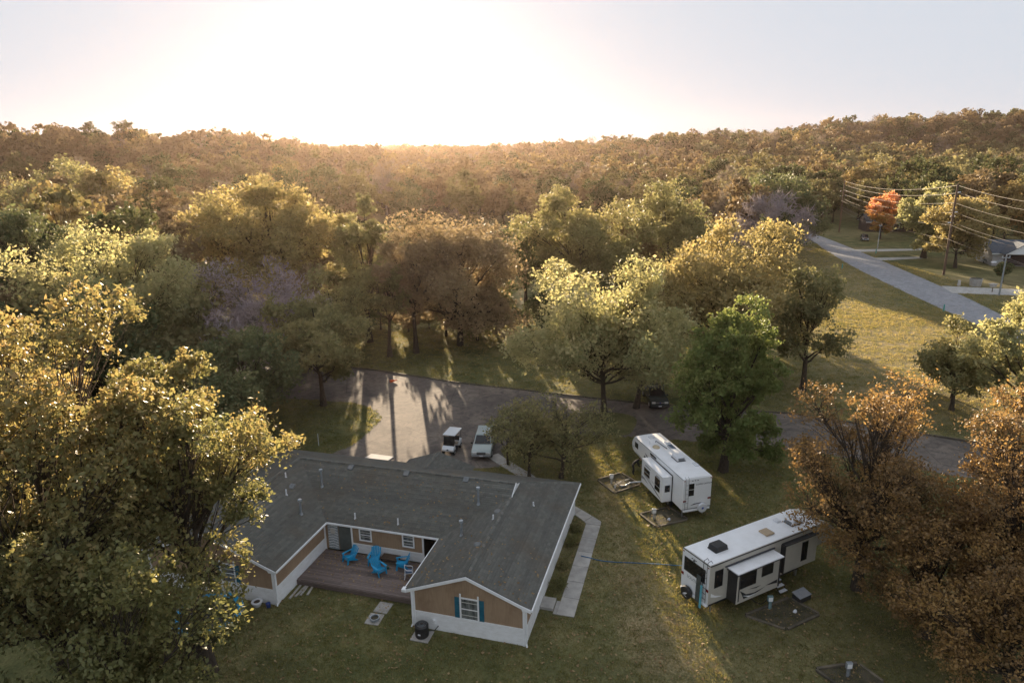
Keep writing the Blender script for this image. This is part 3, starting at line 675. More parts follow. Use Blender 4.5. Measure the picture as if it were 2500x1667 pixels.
# ------------------------------------------------------------------ round the house
ac = empty('air_conditioner', hw(-5.95, -.75), HA, 'round black air conditioning unit on a pad by the gable', 'air conditioner')
MB().box(-.55, .55, -.5, .5, 0, .08).build('pad', CONC, ac, .02)
MB().cyl((0, 0, .08), (0, 0, .78), .38, .38, 24).build('casing', BLACK, ac, .02, smooth=True)
for i in range(22):
    a = 2 * math.pi * i / 22; MB().cyl((.392 * math.cos(a), .392 * math.sin(a), .12), (.392 * math.cos(a), .392 * math.sin(a), .74), .008, n=4).build('grille_bar', BLACK, ac)
MB().cyl((0, 0, .775), (0, 0, .85), .4, .33, 24).build('top_ring', BLACK, ac, smooth=True)
for r_ in (.12, .2, .28): MB().tube([(r_ * math.cos(t * math.pi / 8), r_ * math.sin(t * math.pi / 8), .862) for t in range(17)], .008, 4).build('top_grille', METAL, ac)
MB().cyl((0, 0, .853), (0, 0, .875), .07, n=10).build('hub', BLACK, ac)
MB().tube([(.3, .25, .25), (.6, .45, .2), (.75, .68, .35)], .025, 6).build('line_set', BLACK, ac)
MB().box(-.08, .08, -.405, -.397, .35, .45).build('plate', WPLA, ac)

tr = empty('trampoline', hw(-18.6, -3.0), HA, 'round trampoline with a bright blue safety pad by the west gable', 'trampoline')
def ring(mb, r0, r1, z0, z1, n=40):
    vs = []; fs = []
    for i in range(n):
        a = 2 * math.pi * i / n
        for r_, z in ((r0, z0), (r1, z0), (r1, z1), (r0, z1)): vs.append((r_ * math.cos(a), r_ * math.sin(a), z))
    for i in range(n):
        j = (i + 1) % n
        for k in range(4): fs.append((i * 4 + k, j * 4 + k, j * 4 + (k + 1) % 4, i * 4 + (k + 1) % 4))
    return mb.add(vs, [f[::-1] for f in fs])
ring(MB(), 1.6, 1.98, .76, .8).build('safety_pad', BLUE, tr); ring(MB(), 1.985, 2.02, .7, .79).build('rim', STEEL, tr)
MB().cyl((0, 0, .735), (0, 0, .745), 1.62, n=40).build('mat', BLACK, tr)
for i in range(6):
    a = i * math.pi / 3 + .2; MB().tube([(1.95 * math.cos(a), 1.95 * math.sin(a), .72), (1.97 * math.cos(a), 1.97 * math.sin(a), .0)], .03, 6).build('leg', STEEL, tr)
bo = empty('wash_basin', hw(-16.9, -.78), HA, 'white square basin leaning by the west wing corner', 'basin')
ring(MB(), .2, .34, .28, .33, 16).build('rim', WPLA, bo); MB().cyl((0, 0, .0), (0, 0, .28), .2, .33, 16).build('bowl', WPLA, bo, smooth=True); MB().cyl((0, 0, .281), (0, 0, .285), .2, n=16).build('liner', WOODD, bo)
bk = empty('bucket', hw(-16.15, -.72), 0, 'small blue bucket at the foot of the west wing corner', 'bucket')
MB().cyl((0, 0, 0), (0, 0, .3), .12, .15, 14).build('pail', pm('blue_bucket', (.02, .05, .22), None, 5, .4), bk, smooth=True)
MB().tube([(.15 * math.cos(a), .0 + .02, .3 + .15 * math.sin(a)) for a in np.linspace(0, math.pi, 8)], .008, 4).build('handle', STEEL, bk)
PLK = pm('grey_plank', (.40, .38, .34), (.28, .265, .24), 4, .9, .3, stretch=(6, .6, 6))
for i, (x, y, L_, a) in enumerate(((-15.35, .3, 2.1, 3), (-15.1, .55, 1.8, -2), (-14.85, .75, 1.6, 5), (-14.45, .9, 1.5, 9))):
    o = MB().box(-.07, .07, 0, L_, 0, .05).build('plank', PLK); o.location = hw(x, y, .012 + .002 * i); o.rotation_euler = (0, 0, HA + R(a))
    tag(o, ('pale plank lying tight against the west wing skirting', 'second loose plank lying out from the west wing skirting', 'third loose plank lying out from the west wing skirting', 'outermost of the loose planks lying beside the west wing')[i], 'plank', 'loose planks by the west wing')
fr = empty('fire_ring', hw(-9.25, -.15, .05), 0, 'small round metal fire ring on the slab below the deck', 'fire ring')
ring(MB(), .24, .28, 0, .16, 18).build('ring', METAL, fr); MB().cyl((0, 0, 0), (0, 0, .05), .235, n=18).build('ash', DIRT, fr)
hp = [(1.5, 9.35), (3.2, 9.2), (5.1, 9.5), (6.6, 9.75), (8.1, 9.95), (9.4, 10.2)]
hose = MB().tube([hw(p[0], p[1], .05 + (.05 if p[0] < 2.4 else 0)) for p in spline(hp, 6)], .028, 6).build('garden_hose', HOSE)
tag(hose, 'thin blue hose running across the grass from footpath to camper', 'hose')

# ------------------------------------------------------------------ hook-up pads and pedestals
def pad(P, label):
    b = empty('timber_bed', (0, 0, 0), 0, label, 'timber bed', 'timber-edged hook-up beds')
    P = [Vector((*p, 0)) for p in P]
    sh = MB().prism(P, (0, 0, .03)).build('soil', DIRT, b)
    for i in range(4):
        a, c = P[i], P[(i + 1) % 4]; u = (c - a).normalized(); n_ = Vector((-u.y, u.x, 0)) * .075
        MB().prism([a - n_ + u * .1, c - n_ - u * .1, c + n_ - u * .1, a + n_ + u * .1], (0, 0, .13 + random.uniform(-.02, .03))).build('timber', TIMBER, b, .012, 1)
    return b
def pedestal(x, y, label, h=.75, mat=METAL, rz=0):
    e = empty('utility_pedestal', (x, y, 0), rz, label, 'utility post', 'hook-up pedestals')
    MB().box(-.06, .06, -.05, .05, 0, h).build('post', mat, e, .01)
    bx = MB().box(-.16, .16, -.1, .07, h - .05, h + .32).build('meter_box', mat, e, .02)
    MB().box(-.12, .12, -.115, -.101, h + .0, h + .26).build('cover', SKIRT, bx)
    MB().tube([(.1, .02, h), (.13, .03, .3), (.14, .03, .0)], .02, 5).build('conduit', mat, e)
    return e
pad([(7.0, 52.0), (8.1, 49.7), (10.5, 51.1), (9.2, 53.2)], 'timber-edged bed littered with pale scraps beside the white camper nose')
pad([(9.5, 46.4), (10.4, 44.5), (13.0, 45.5), (12.0, 47.4)], 'timber-edged soil bed behind the camper with the round spare wheel')
pad([(13.6, 34.6), (15.6, 33.3), (18.1, 34.6), (16.9, 36.2)], 'dark timber-edged bed beside the cream camper slide-out')
pad([(15.9, 30.2), (16.8, 28.6), (19.1, 29.2), (18.4, 30.6)], 'timber-edged bed out on the dark lawn under the rusty trees')
pedestal(8.1, 51.4, 'grey utility post in the bed with pale scraps', .55)
pedestal(10.45, 45.65, 'grey utility post in the bed behind the spare-wheel camper', .6)
pedestal(15.3, 35.2, 'pale blue-green utility post beside the cream camper', .62, pm('green_metal', (.20, .30, .31), (.15, .23, .24), 5, .5))
pedestal(17.4, 29.7, 'grey utility post in the lone bed on the dark lawn', .6)
SCR = [((8.6, 51.2), .9, 40, 'pale splintered board tipped in the soil bed by the camper nose'), ((8.9, 50.9), .5, -20, 'short pale offcut in the soil bed by the camper nose'), ((8.3, 50.7), .45, 80, 'stubby reddish offcut in the soil bed by the camper nose'), ((9.5, 51.9), .4, 10, 'small board scrap lying under the camper slide-out')]
for (x, y), L_, a, lb in SCR:
    o = MB().obox((-L_ / 2, -.07, 0), (L_, 0, .1), (0, .14, 0), (0, 0, .05)).build('wood_scrap', PLK); o.location = (x, y, .04); o.rotation_euler = (0, 0, R(a)); tag(o, lb, 'board', 'wood scraps in the bed')
for (x, y), lb in (((11.55, 45.5), 'crumpled white litter bag in the bed behind the white camper'), ((16.7, 34.85), 'small white cap lying in the bed by the cream camper')):
    o = MB().ell((0, 0, 0), .14, .1, .2, 7, 4, 0).build('litter_bag', WPLA); o.location = (x, y, .035); o.rotation_euler = (.1, .25, .4); tag(o, lb, 'litter')
dr = MB().tube([(10.9, 50.9, .45), (10.2, 51.0, .35), (9.6, 51.1, .25), (9.2, 50.9, .08), (8.8, 50.8, .06)], .06, 8).build('sewer_hose', METAL); tag(dr, 'pale drain hose sloping from the white camper into the bed', 'hose')

for pts, lb in (([(8.2, 51.3, .6), (8.7, 50.9, .1), (9.8, 50.2, .06), (10.9, 49.6, .1), (11.2, 49.3, .8)], 'black power cable from the scrap-littered bed to the white camper'), ([(15.2, 35.3, .7), (15.0, 35.6, .1), (14.6, 35.9, .08), (14.2, 36.2, .6)], 'black power cable from the pale post to the cream camper')):
    tag(MB().tube([tuple(p) for p in spline(pts, 5)], .022, 5).build('power_cable', BLACK), lb, 'cable')
# ------------------------------------------------------------------ campers
def side_poly(mb, pts, y, d): return mb.prism([(x, y, z) for x, z in pts], (0, d, 0))
def rv_window(par, x0, x1, z0, z1, y, s, bars=(), frame=True, mat=GLASSD):
    w = side_poly(MB(), [(x0, z0), (x1, z0), (x1, z1), (x0, z1)], y, .012 * s).build('window', mat, par, .0)
    if frame:
        t = .03
        for a, b, c, d in ((x0 - t, x1 + t, z0 - t, z0), (x0 - t, x1 + t, z1, z1 + t), (x0 - t, x0, z0, z1), (x1, x1 + t, z0, z1)):
            side_poly(MB(), [(a, c), (b, c), (b, d), (a, d)], y, .016 * s).build('frame', BLACK if mat is GLASSD and frame == 2 else WHITE, w)
    for z in bars: side_poly(MB(), [(x0, z - .02), (x1, z - .02), (x1, z + .02), (x0, z + .02)], y + .013 * s, .008 * s).build('bar', BLIND, w)
    return w
def wheel(par, x, y, r, w, s=1, name='wheel'):
    e = empty(name, (x, y, r), 0, parent=par)
    MB().cyl((0, -w / 2, 0), (0, w / 2, 0), r, n=22).build('tyre', RUBBER, e, .03, smooth=True)
    MB().cyl((0, (w / 2 - .02) * s, 0), (0, (w / 2 + .012) * s, 0), r * .6, r * .52, 16).build('rim', STEEL, e, smooth=True)
    return e
h1 = -15.4
def rv_base(loc, head, label, prof, width, skin, roofz, x_roof1, name='camper_trailer'):
    r = empty(name, (*loc, 0), R(90 - head), label, 'camper')
    w = width / 2
    side_poly(MB(), prof, -w, width).build('body', skin, r, .05, 3, smooth=True)
    # crowned roof sheet
    n = 7; vs = []; fs = []
    for i in range(n):
        y = -w + .05 + (width - .1) * i / (n - 1); z = roofz + .012 + .05 * math.cos((y / w) * math.pi / 2)
        vs += [(.04, y, z), (x_roof1, y, z)]
    for i in range(n - 1): fs.append((2 * i, 2 * i + 1, 2 * i + 3, 2 * i + 2))
    k = len(vs); vs += [(.04, -w + .05, roofz - .01), (x_roof1, -w + .05, roofz - .01), (x_roof1, w - .05, roofz - .01), (.04, w - .05, roofz - .01)]
    fs += [(0, k, k + 1, 1), (2 * n - 2, 2 * n - 1, k + 2, k + 3), tuple(range(0, 2 * n, 2)) + (k + 3, k), tuple(range(2 * n - 1, 0, -2)) + (k + 1, k + 2)]
    MB().add(vs, fs).build('roof', RVROOF, r, smooth=False)
    return r, w
# white camper: origin at rear centre
l1 = Vector((-math.cos(R(h1)), math.sin(R(h1)), 0))
P1 = [(0, .85), (0, 3.4), (7.95, 3.4), (8.3, 3.34), (8.55, 3.05), (8.72, 2.7), (8.7, 2.35), (8.5, 2.08), (8.1, 1.98), (7.35, 1.95), (6.85, 1.86), (6.5, 1.62), (6.28, 1.25), (6.22, .85)]
rvA, w = rv_base((13.6, 45.68), h1, 'white fifth-wheel camper with round spare wheel on its back', P1, 2.36, FIBER, 3.4, 8.2)
sl_ = empty('slide_out', parent=rvA)
side_poly(MB(), [(1.62, .82), (5.15, .82), (5.15, 2.86), (1.62, 2.86)], w - .1, .92).build('slide_box', FIBER, sl_, .03)
side_poly(MB(), [(1.6, 2.87), (5.17, 2.87), (5.17, 2.91), (1.6, 2.91)], w + .002, .84).build('slide_roof', RVROOF, sl_)
for a, b, c, d in ((1.55, 1.615, .8, 2.93), (1.6, 5.2, 2.92, 2.985)):
    side_poly(MB(), [(a, c), (b, c), (b, d), (a, d)], w + .001, .05).build('seal', BLACK, sl_)
yo = w + .821
rv_window(sl_, 2.0, 2.85, 1.4, 2.5, yo, 1, (1.8,)); rv_window(sl_, 3.7, 4.7, 1.75, 2.4, yo, 1, (2.05,))
for x0, x1 in ((2.05, 2.75), (3.6, 4.6)): side_poly(MB(), [(x0, 2.56), (x1, 2.56), (x1 - .1, 2.62), ((x0 + x1) / 2, 2.65), (x0 + .1, 2.62)], yo, .03).build('window_hood', SILVER, sl_)
for pts, mt in (([(1.7, .95), (2.6, 1.25), (3.6, 1.5), (4.5, 1.6), (3.5, 1.42), (2.5, 1.1)], DECAL), ([(3.3, 1.6), (4.2, 1.72), (5.0, 1.68), (4.2, 1.62)], SILVER), ([(3.9, 1.2), (4.6, 1.45), (5.1, 1.48), (5.1, 1.2), (4.7, 1.3)], SILVER), ([(3.0, 1.68), (3.5, 1.85), (3.1, 1.76)], DECAL)):
    side_poly(MB(), pts, yo, .005).build('decal', mt, sl_)
wr = MB().prism([(1.61, w + .2, 1.65), (1.61, w + .62, 1.65), (1.61, w + .62, 2.2), (1.61, w + .2, 2.2)], (-.014, 0, 0)).build('window', GLASSD, sl_, .0)
rv_window(rvA, 7.5, 8.15, 2.5, 3.0, w, 1, (), True, GLASS); rv_window(rvA, 4.3, 5.35, 3.02, 3.22, w, 1)
for pts in ([(5.4, 2.35), (5.75, 2.45), (6.3, 2.75), (5.9, 2.68)], [(8.2, 2.3), (8.6, 2.45), (8.45, 2.48)], [(5.75, 2.32), (6.4, 2.5), (6.45, 2.3)]): side_poly(MB(), pts, w, .006).build('decal', DECAL if pts[0][0] != 8.2 else SILVER, rvA)
side_poly(MB(), [(6.3, 1.3), (6.55, 1.68), (6.9, 1.95), (7.4, 2.04), (8.0, 2.06), (8.0, 2.1), (7.3, 2.1), (6.8, 2.02), (6.45, 1.75), (6.2, 1.35)], w, .006).build('decal', SILVER, rvA)
side_poly(MB(), [(5.6, 2.0), (5.98, 2.0), (5.98, 2.28), (5.6, 2.28)], w, .02).build('access_door', SKIRT, rvA)
side_poly(MB(), [(0, 3.33), (7.9, 3.33), (7.9, 3.38), (0, 3.38)], w, .02).build('drip_rail', SILVER, rvA)
# roof gear
def roof_ac(par, x, y, z, mat, gr=VENTM):
    MB().box(x - .5, x + .5, y - .36, y + .36, z - .02, z + .06).build('gasket', BLACK, par)
    a = MB().prism([(x - .5, y - .36, z + .06), (x + .5, y - .36, z + .06), (x + .42, y - .36, z + .34), (x - .4, y - .36, z + .34)], (0, .72, 0)).build('roof_air_conditioner', mat, par, .06, 3)
    MB().prism([(x - .505, y - .26, z + .1), (x - .505, y + .26, z + .1), (x - .435, y + .26, z + .26), (x - .435, y - .26, z + .26)], (-.02, 0, .005)).build('grille', gr, a)
roof_ac(rvA, 3.15, -.1, 3.45, WPLA)
MB().ell((5.6, .55, 3.45), .34, .3, .17, 14, 5, 0).build('skylight', pm('amber_dome', (.55, .45, .30), None, 4, .3), rvA, smooth=True)
MB().box(7.2, 7.65, -.15, .3, 3.44, 3.58).build('roof_vent', WPLA, rvA, .05); MB().box(5.9, 6.35, -.95, -.5, 3.43, 3.58).build('roof_vent', WPLA, rvA, .05)
MB().box(5.0, 5.75, -.9, -.55, 3.43, 3.47).build('solar_panel', pm('solar', (.10, .15, .22), None, 6, .3), rvA); MB().box(1.6, 2.15, -1.05, -.7, 3.43, 3.54).build('roof_vent', WPLA, rvA, .04)
MB().tube([(6.5, .15, 3.46), (6.45, .15, 3.62), (5.0, -.1, 3.52)], .03, 6).build('antenna', DECAL, rvA); MB().tube([(6.3, .75, 3.45), (6.3, .78, 3.75)], .015, 5).build('vent_pipe', SILVER, rvA); MB().tube([(5.6, -.45, 3.47), (5.0, -.42, 3.47)], .02, 5).build('rail', DECAL, rvA)
# rear face (x = 0, faces -x); text reads left to right seen from behind
def rear_box(par, y0, y1, z0, z1, d0, d1, name, mat, bv=0): return MB().box(-d1, -d0, y0, y1, z0, z1).build(name, mat, par, bv)
wn_ = rear_box(rvA, .28, .72, 2.0, 3.0, 0, .014, 'window', GLASSD)
for a, b, c, d in ((.25, .28, 1.97, 3.03), (.72, .75, 1.97, 3.03), (.28, .72, 1.97, 2.0), (.28, .72, 3.0, 3.03)): rear_box(wn_, a, b, c, d, 0, .02, 'frame', WHITE)
rear_box(wn_, .28, .72, 2.48, 2.53, .015, .022, 'bar', BLIND)
for y in (.0, .22, .44): rear_box(rvA, y - .05, y + .05, 3.2, 3.24, 0, .03, 'marker_light', DECAL)
for y in (-1.08, 1.08): rear_box(rvA, y - .05, y + .05, 3.24, 3.29, 0, .03, 'marker_light', LAMPR)
for y in (-1.02, 1.02): rear_box(rvA, y - .12, y + .12, 1.55, 1.68, 0, .035, 'tail_light', LAMPR, .01)
MB().prism([(0, .55, 1.18), (0, .2, 1.32), (0, -.3, 1.34), (0, -.85, 1.2), (0, -.3, 1.27), (0, .15, 1.24)], (-.005, 0, 0)).build('decal', DECAL, rvA)
rear_box(rvA, -1.17, 1.17, .93, .97, 0, .012, 'trim_strip', DECAL)
for y in (.78, 1.03): MB().tube([(-.09, y, .95), (-.09, y, 3.3), (-.06, y, 3.5), (.1, y, 3.55)], .016, 6).build('ladder_rail', SILVER, rvA)
for i in range(6): MB().tube([(-.09, .78, 1.15 + i * .36), (-.09, 1.03, 1.15 + i * .36)], .014, 6).build('ladder_rung', SILVER, rvA)
sp = empty('spare_wheel', (-.16, -.38, .98), 0, parent=rvA)
MB().cyl((-.12, 0, 0), (.1, 0, 0), .36, .36, 26).build('cover', WPLA, sp, .03, 2, smooth=True)
MB().prism([(-.122, .1, -.06), (-.122, .06, .08), (-.122, -.02, .1), (-.122, -.1, .05), (-.122, -.08, -.05), (-.122, 0, -.08)], (-.006, 0, 0)).build('logo', pm('logo_blue', (.03, .08, .4), None, 5, .4), sp)
MB().cyl((.1, 0, 0), (.2, 0, 0), .1, n=10).build('bracket', BLACK, sp)
rear_box(rvA, -1.1, 1.1, .72, .84, -.1, .06, 'bumper', FIBER, .02)
MTX = lambda x, y, z: Matrix(((0, 0, -1, x), (-1, 0, 0, y), (0, 1, 0, z), (0, 0, 0, 1)))
text_mesh('COPPER CANYON', .16, DECAL, 'lettering', rvA, MTX(-.004, -.5, 2.86))
MB().box(.3, 6.1, -.9, .9, .55, .85).build('chassis', BLACK, rvA)
for s in (-1, 1):
    for x in (2.35, 3.25): wheel(rvA, x, s * .98, .37, .24, s)
    MB().box(5.9, 6.05, s * .8 - .05, s * .8 + .05, .02, .9).build('landing_leg', STEEL, rvA)
    MB().box(.5, .58, s * .85 - .04, s * .85 + .04, .02, .6).build('stabiliser', STEEL, rvA)
MB().box(7.3, 7.6, -.15, .15, 1.35, 1.96).build('king_pin_box', BLACK, rvA)

# cream camper
h2 = 62.0
P2 = [(0, .85), (0, 3.5), (8.2, 3.5), (9.4, 3.46), (10.2, 3.3), (10.8, 2.95), (11.05, 2.5), (11.0, 2.15), (10.7, 1.98), (9.0, 1.92), (8.4, 1.6), (8.2, 1.2), (8.15, .85)]
rvB, w = rv_base((10.78, 35.5), h2, 'cream and white fifth-wheel camper under the rusty tree branches', P2, 2.3, CREAM, 3.5, 9.3)
rear_box(rvB, -1.14, 1.14, .9, 3.44, 0, .012, 'rear_cap', FIBER, .0)
rear_box(rvB, -1.15, 1.15, 3.45, 3.5, 0, .02, 'trim_strip', BLACK)
wn_ = rear_box(rvB, -.8, .92, 2.15, 3.02, .012, .026, 'window', GLASSD, .0)
for a, b, c, d in ((-.83, .95, 2.12, 2.15), (-.83, .95, 3.02, 3.05), (-.83, -.8, 2.15, 3.02), (.92, .95, 2.15, 3.02)): rear_box(wn_, a, b, c, d, .012, .03, 'frame', BLACK)
for y in (.12, .3, -.02): rear_box(rvB, y - .05, y + .05, 3.2, 3.24, .012, .04, 'marker_light', BLACK)
rear_box(rvB, .06, .2, 3.1, 3.16, .012, .05, 'camera', BLACK)
for y in (-1.05, 1.05): rear_box(rvB, y - .05, y + .05, 3.3, 3.36, .012, .03, 'marker_light', LAMPR); rear_box(rvB, y - .1, y + .1, 1.72, 1.9, .012, .04, 'tail_light', LAMPR, .01)
text_mesh('SOLITUDE', .27, SILVER, 'lettering', rvB, MTX(-.017, .05, 1.82))
for y in (-.72, -1.02): MB().tube([(-.1, y, 1.0), (-.1, y, 3.45), (-.06, y, 3.68), (.18, y, 3.74), (.3, y, 3.55)], .018, 6).build('ladder_rail', BLACK, rvB)
for i in range(6): MB().tube([(-.1, -.72, 1.2 + i * .36), (-.1, -1.02, 1.2 + i * .36)], .015, 6).build('ladder_rung', BLACK, rvB)
sp = empty('spare_wheel', (-.2, .42, .86), 0, parent=rvB)
MB().cyl((-.14, 0, 0), (.12, 0, 0), .4, .4, 26).build('cover', BLACK, sp, .03, 2, smooth=True)
MB().prism([(-.142, .2, -.12), (-.142, .05, .02), (-.142, -.12, .1), (-.142, -.2, .1), (-.142, -.02, -.1)], (-.006, 0, 0)).build('logo', WPLA, sp)
MB().prism([(-.142, .24, -.16), (-.142, -.16, -.2), (-.142, -.14, -.16)], (-.006, 0, 0)).build('logo', WPLA, sp)
rear_box(rvB, -1.1, 1.1, .72, .86, -.1, .1, 'bumper', FIBER, .02)
bd = empty('folded_step', parent=rvB)   # dark panel hung on the ladder with a turquoise edge strip
MB().obox((-.2, -.66, .82), (0, .34, 0), (.05, 0, 1.75), (-.04, 0, 0)).build('panel', pm('dark_panel', (.05, .06, .06), (.09, .10, .10), 5, .4), bd)
MB().obox((-.2, -.82, .55), (0, .13, 0), (.04, 0, 1.5), (-.06, 0, 0)).build('edge_strip', pm('turquoise', (.13, .42, .50), (.1, .34, .42), 4, .5), bd)
roof_ac(rvB, 1.65, -.05, 3.55, BLACK, BLACK)
MB().prism([(5.2, -.6, 3.56), (5.9, -.6, 3.56), (5.9, .1, 3.56), (5.2, .1, 3.56)], (0, 0, .1)).build('skylight', pm('tan_dome', (.45, .34, .22), None, 4, .4), rvB, .04)
MB().box(7.0, 7.4, .2, .6, 3.54, 3.68).build('roof_vent', WPLA, rvB, .04); roof_ac(rvB, 8.0, -.2, 3.53, WPLA)
yr = -w
rv_window(rvB, .45, 1.05, 1.9, 3.0, yr, -1, (), 2)
side_poly(MB(), [(.05, 3.42), (9.0, 3.42), (9.0, 3.49), (.05, 3.49)], yr, -.02).build('drip_rail', BLACK, rvB)
side_poly(MB(), [(.2, 1.6), (.55, 1.35), (1.2, 1.12), (.6, 1.2), (.2, 1.35)], yr, -.005).build('decal', FIBER, rvB)
sb = empty('slide_out', parent=rvB)
side_poly(MB(), [(1.5, .85), (5.1, .85), (5.1, 2.9), (1.5, 2.9)], yr + .1, -.86).build('slide_box', CREAM, sb, .02)
MB().box(1.485, 1.5, yr - .74, yr, .85, 2.9).build('end_panel', BLACK, sb)
side_poly(MB(), [(1.4, 2.93), (5.2, 2.93), (5.2, 2.99), (1.4, 2.99)], yr - .001, -.86).build('slide_roof', RVROOF, sb)
side_poly(MB(), [(1.35, 2.88), (5.25, 2.88), (5.25, 2.93), (1.35, 2.93)], yr - .0, -.88).build('trim', BLACK, sb)
side_poly(MB(), [(1.2, 3.05), (5.3, 3.05), (5.3, 3.12), (1.2, 3.12)], yr, -.07).build('awning_tube', DECAL, sb)
yo = yr - .761
rv_window(sb, 1.75, 3.0, 1.85, 2.75, yo, -1, (), 2); rv_window(sb, 3.5, 4.4, 2.1, 2.75, yo, -1, (), 2)
side_poly(MB(), [(1.62, 1.0), (1.7, 1.0), (1.7, 2.8), (1.62, 2.8)], yo, -.012).build('trim', BLACK, sb); side_poly(MB(), [(4.95, .95), (5.08, .95), (5.08, 2.85), (4.95, 2.85)], yo, -.012).build('trim', BLACK, sb)
for pts, mt in (([(1.75, 1.72), (2.3, 1.3), (3.0, 1.2), (3.9, 1.3), (3.0, 1.08), (2.1, 1.05)], BLACK), ([(2.0, 1.3), (2.6, 1.12), (3.3, 1.1), (2.5, 1.05)], FIBER), ([(2.4, 1.6), (3.1, 1.46), (3.5, 1.52), (3.0, 1.55)], BLACK), ([(3.9, 1.35), (4.9, 1.45), (4.9, 1.2)], BLACK)):
    side_poly(MB(), pts, yo - (.006 if mt is FIBER else 0), -.005).build('decal', mt, sb)
sc_ = empty('slide_out', parent=rvB)
side_poly(MB(), [(6.0, 1.2), (8.9, 1.2), (8.9, 3.1), (6.0, 3.1)], yr + .05, -.35).build('slide_box', CREAM, sc_, .02)
side_poly(MB(), [(5.95, 3.1), (8.95, 3.1), (8.95, 3.17), (5.95, 3.17)], yr, -.34).build('trim', BLACK, sc_); side_poly(MB(), [(5.9, 1.2), (5.99, 1.2), (5.99, 3.1), (5.9, 3.1)], yr, -.32).build('trim', BLACK, sc_)
rv_window(sc_, 7.5, 8.0, 1.6, 2.9, yr - .301, -1, (), 2)
stn = empty('entry_steps', parent=rvB)
for i in range(3): MB().box(5.35, 5.95, yr - .25 - .26 * i, yr - .02 - .26 * i, .72 - .22 * i, .75 - .22 * i).build('tread', WPLA, stn)
for x in (5.33, 5.95): MB().obox((x, yr - .05, .74), (.03, 0, 0), (0, -.72, -.62), (0, 0, .06)).build('stringer', BLACK, stn)
MB().box(.3, 8.0, -.9, .9, .5, .85).build('chassis', BLACK, rvB)
for s in (-1, 1):
    for x in (3.3, 4.2): wheel(rvB, x, s * .95, .38, .25, s)
    MB().box(7.9, 8.05, s * .8 - .05, s * .8 + .05, .02, .9).build('landing_leg', STEEL, rvB); MB().box(.5, .58, s * .85 - .04, s * .85 + .04, .02, .6).build('stabiliser', STEEL, rvB)
bx = empty('storage_bin', (17.6, 36.1, 0), R(28), 'black storage bin with pale lid by the cream camper steps', 'bin')
MB().box(-.5, .5, -.3, .3, 0, .35).build('bin', BLACK, bx, .03); MB().obox((-.52, -.32, .36), (1.04, 0, 0), (0, .64, .12), (0, 0, .03)).build('lid', SILVER, bx)

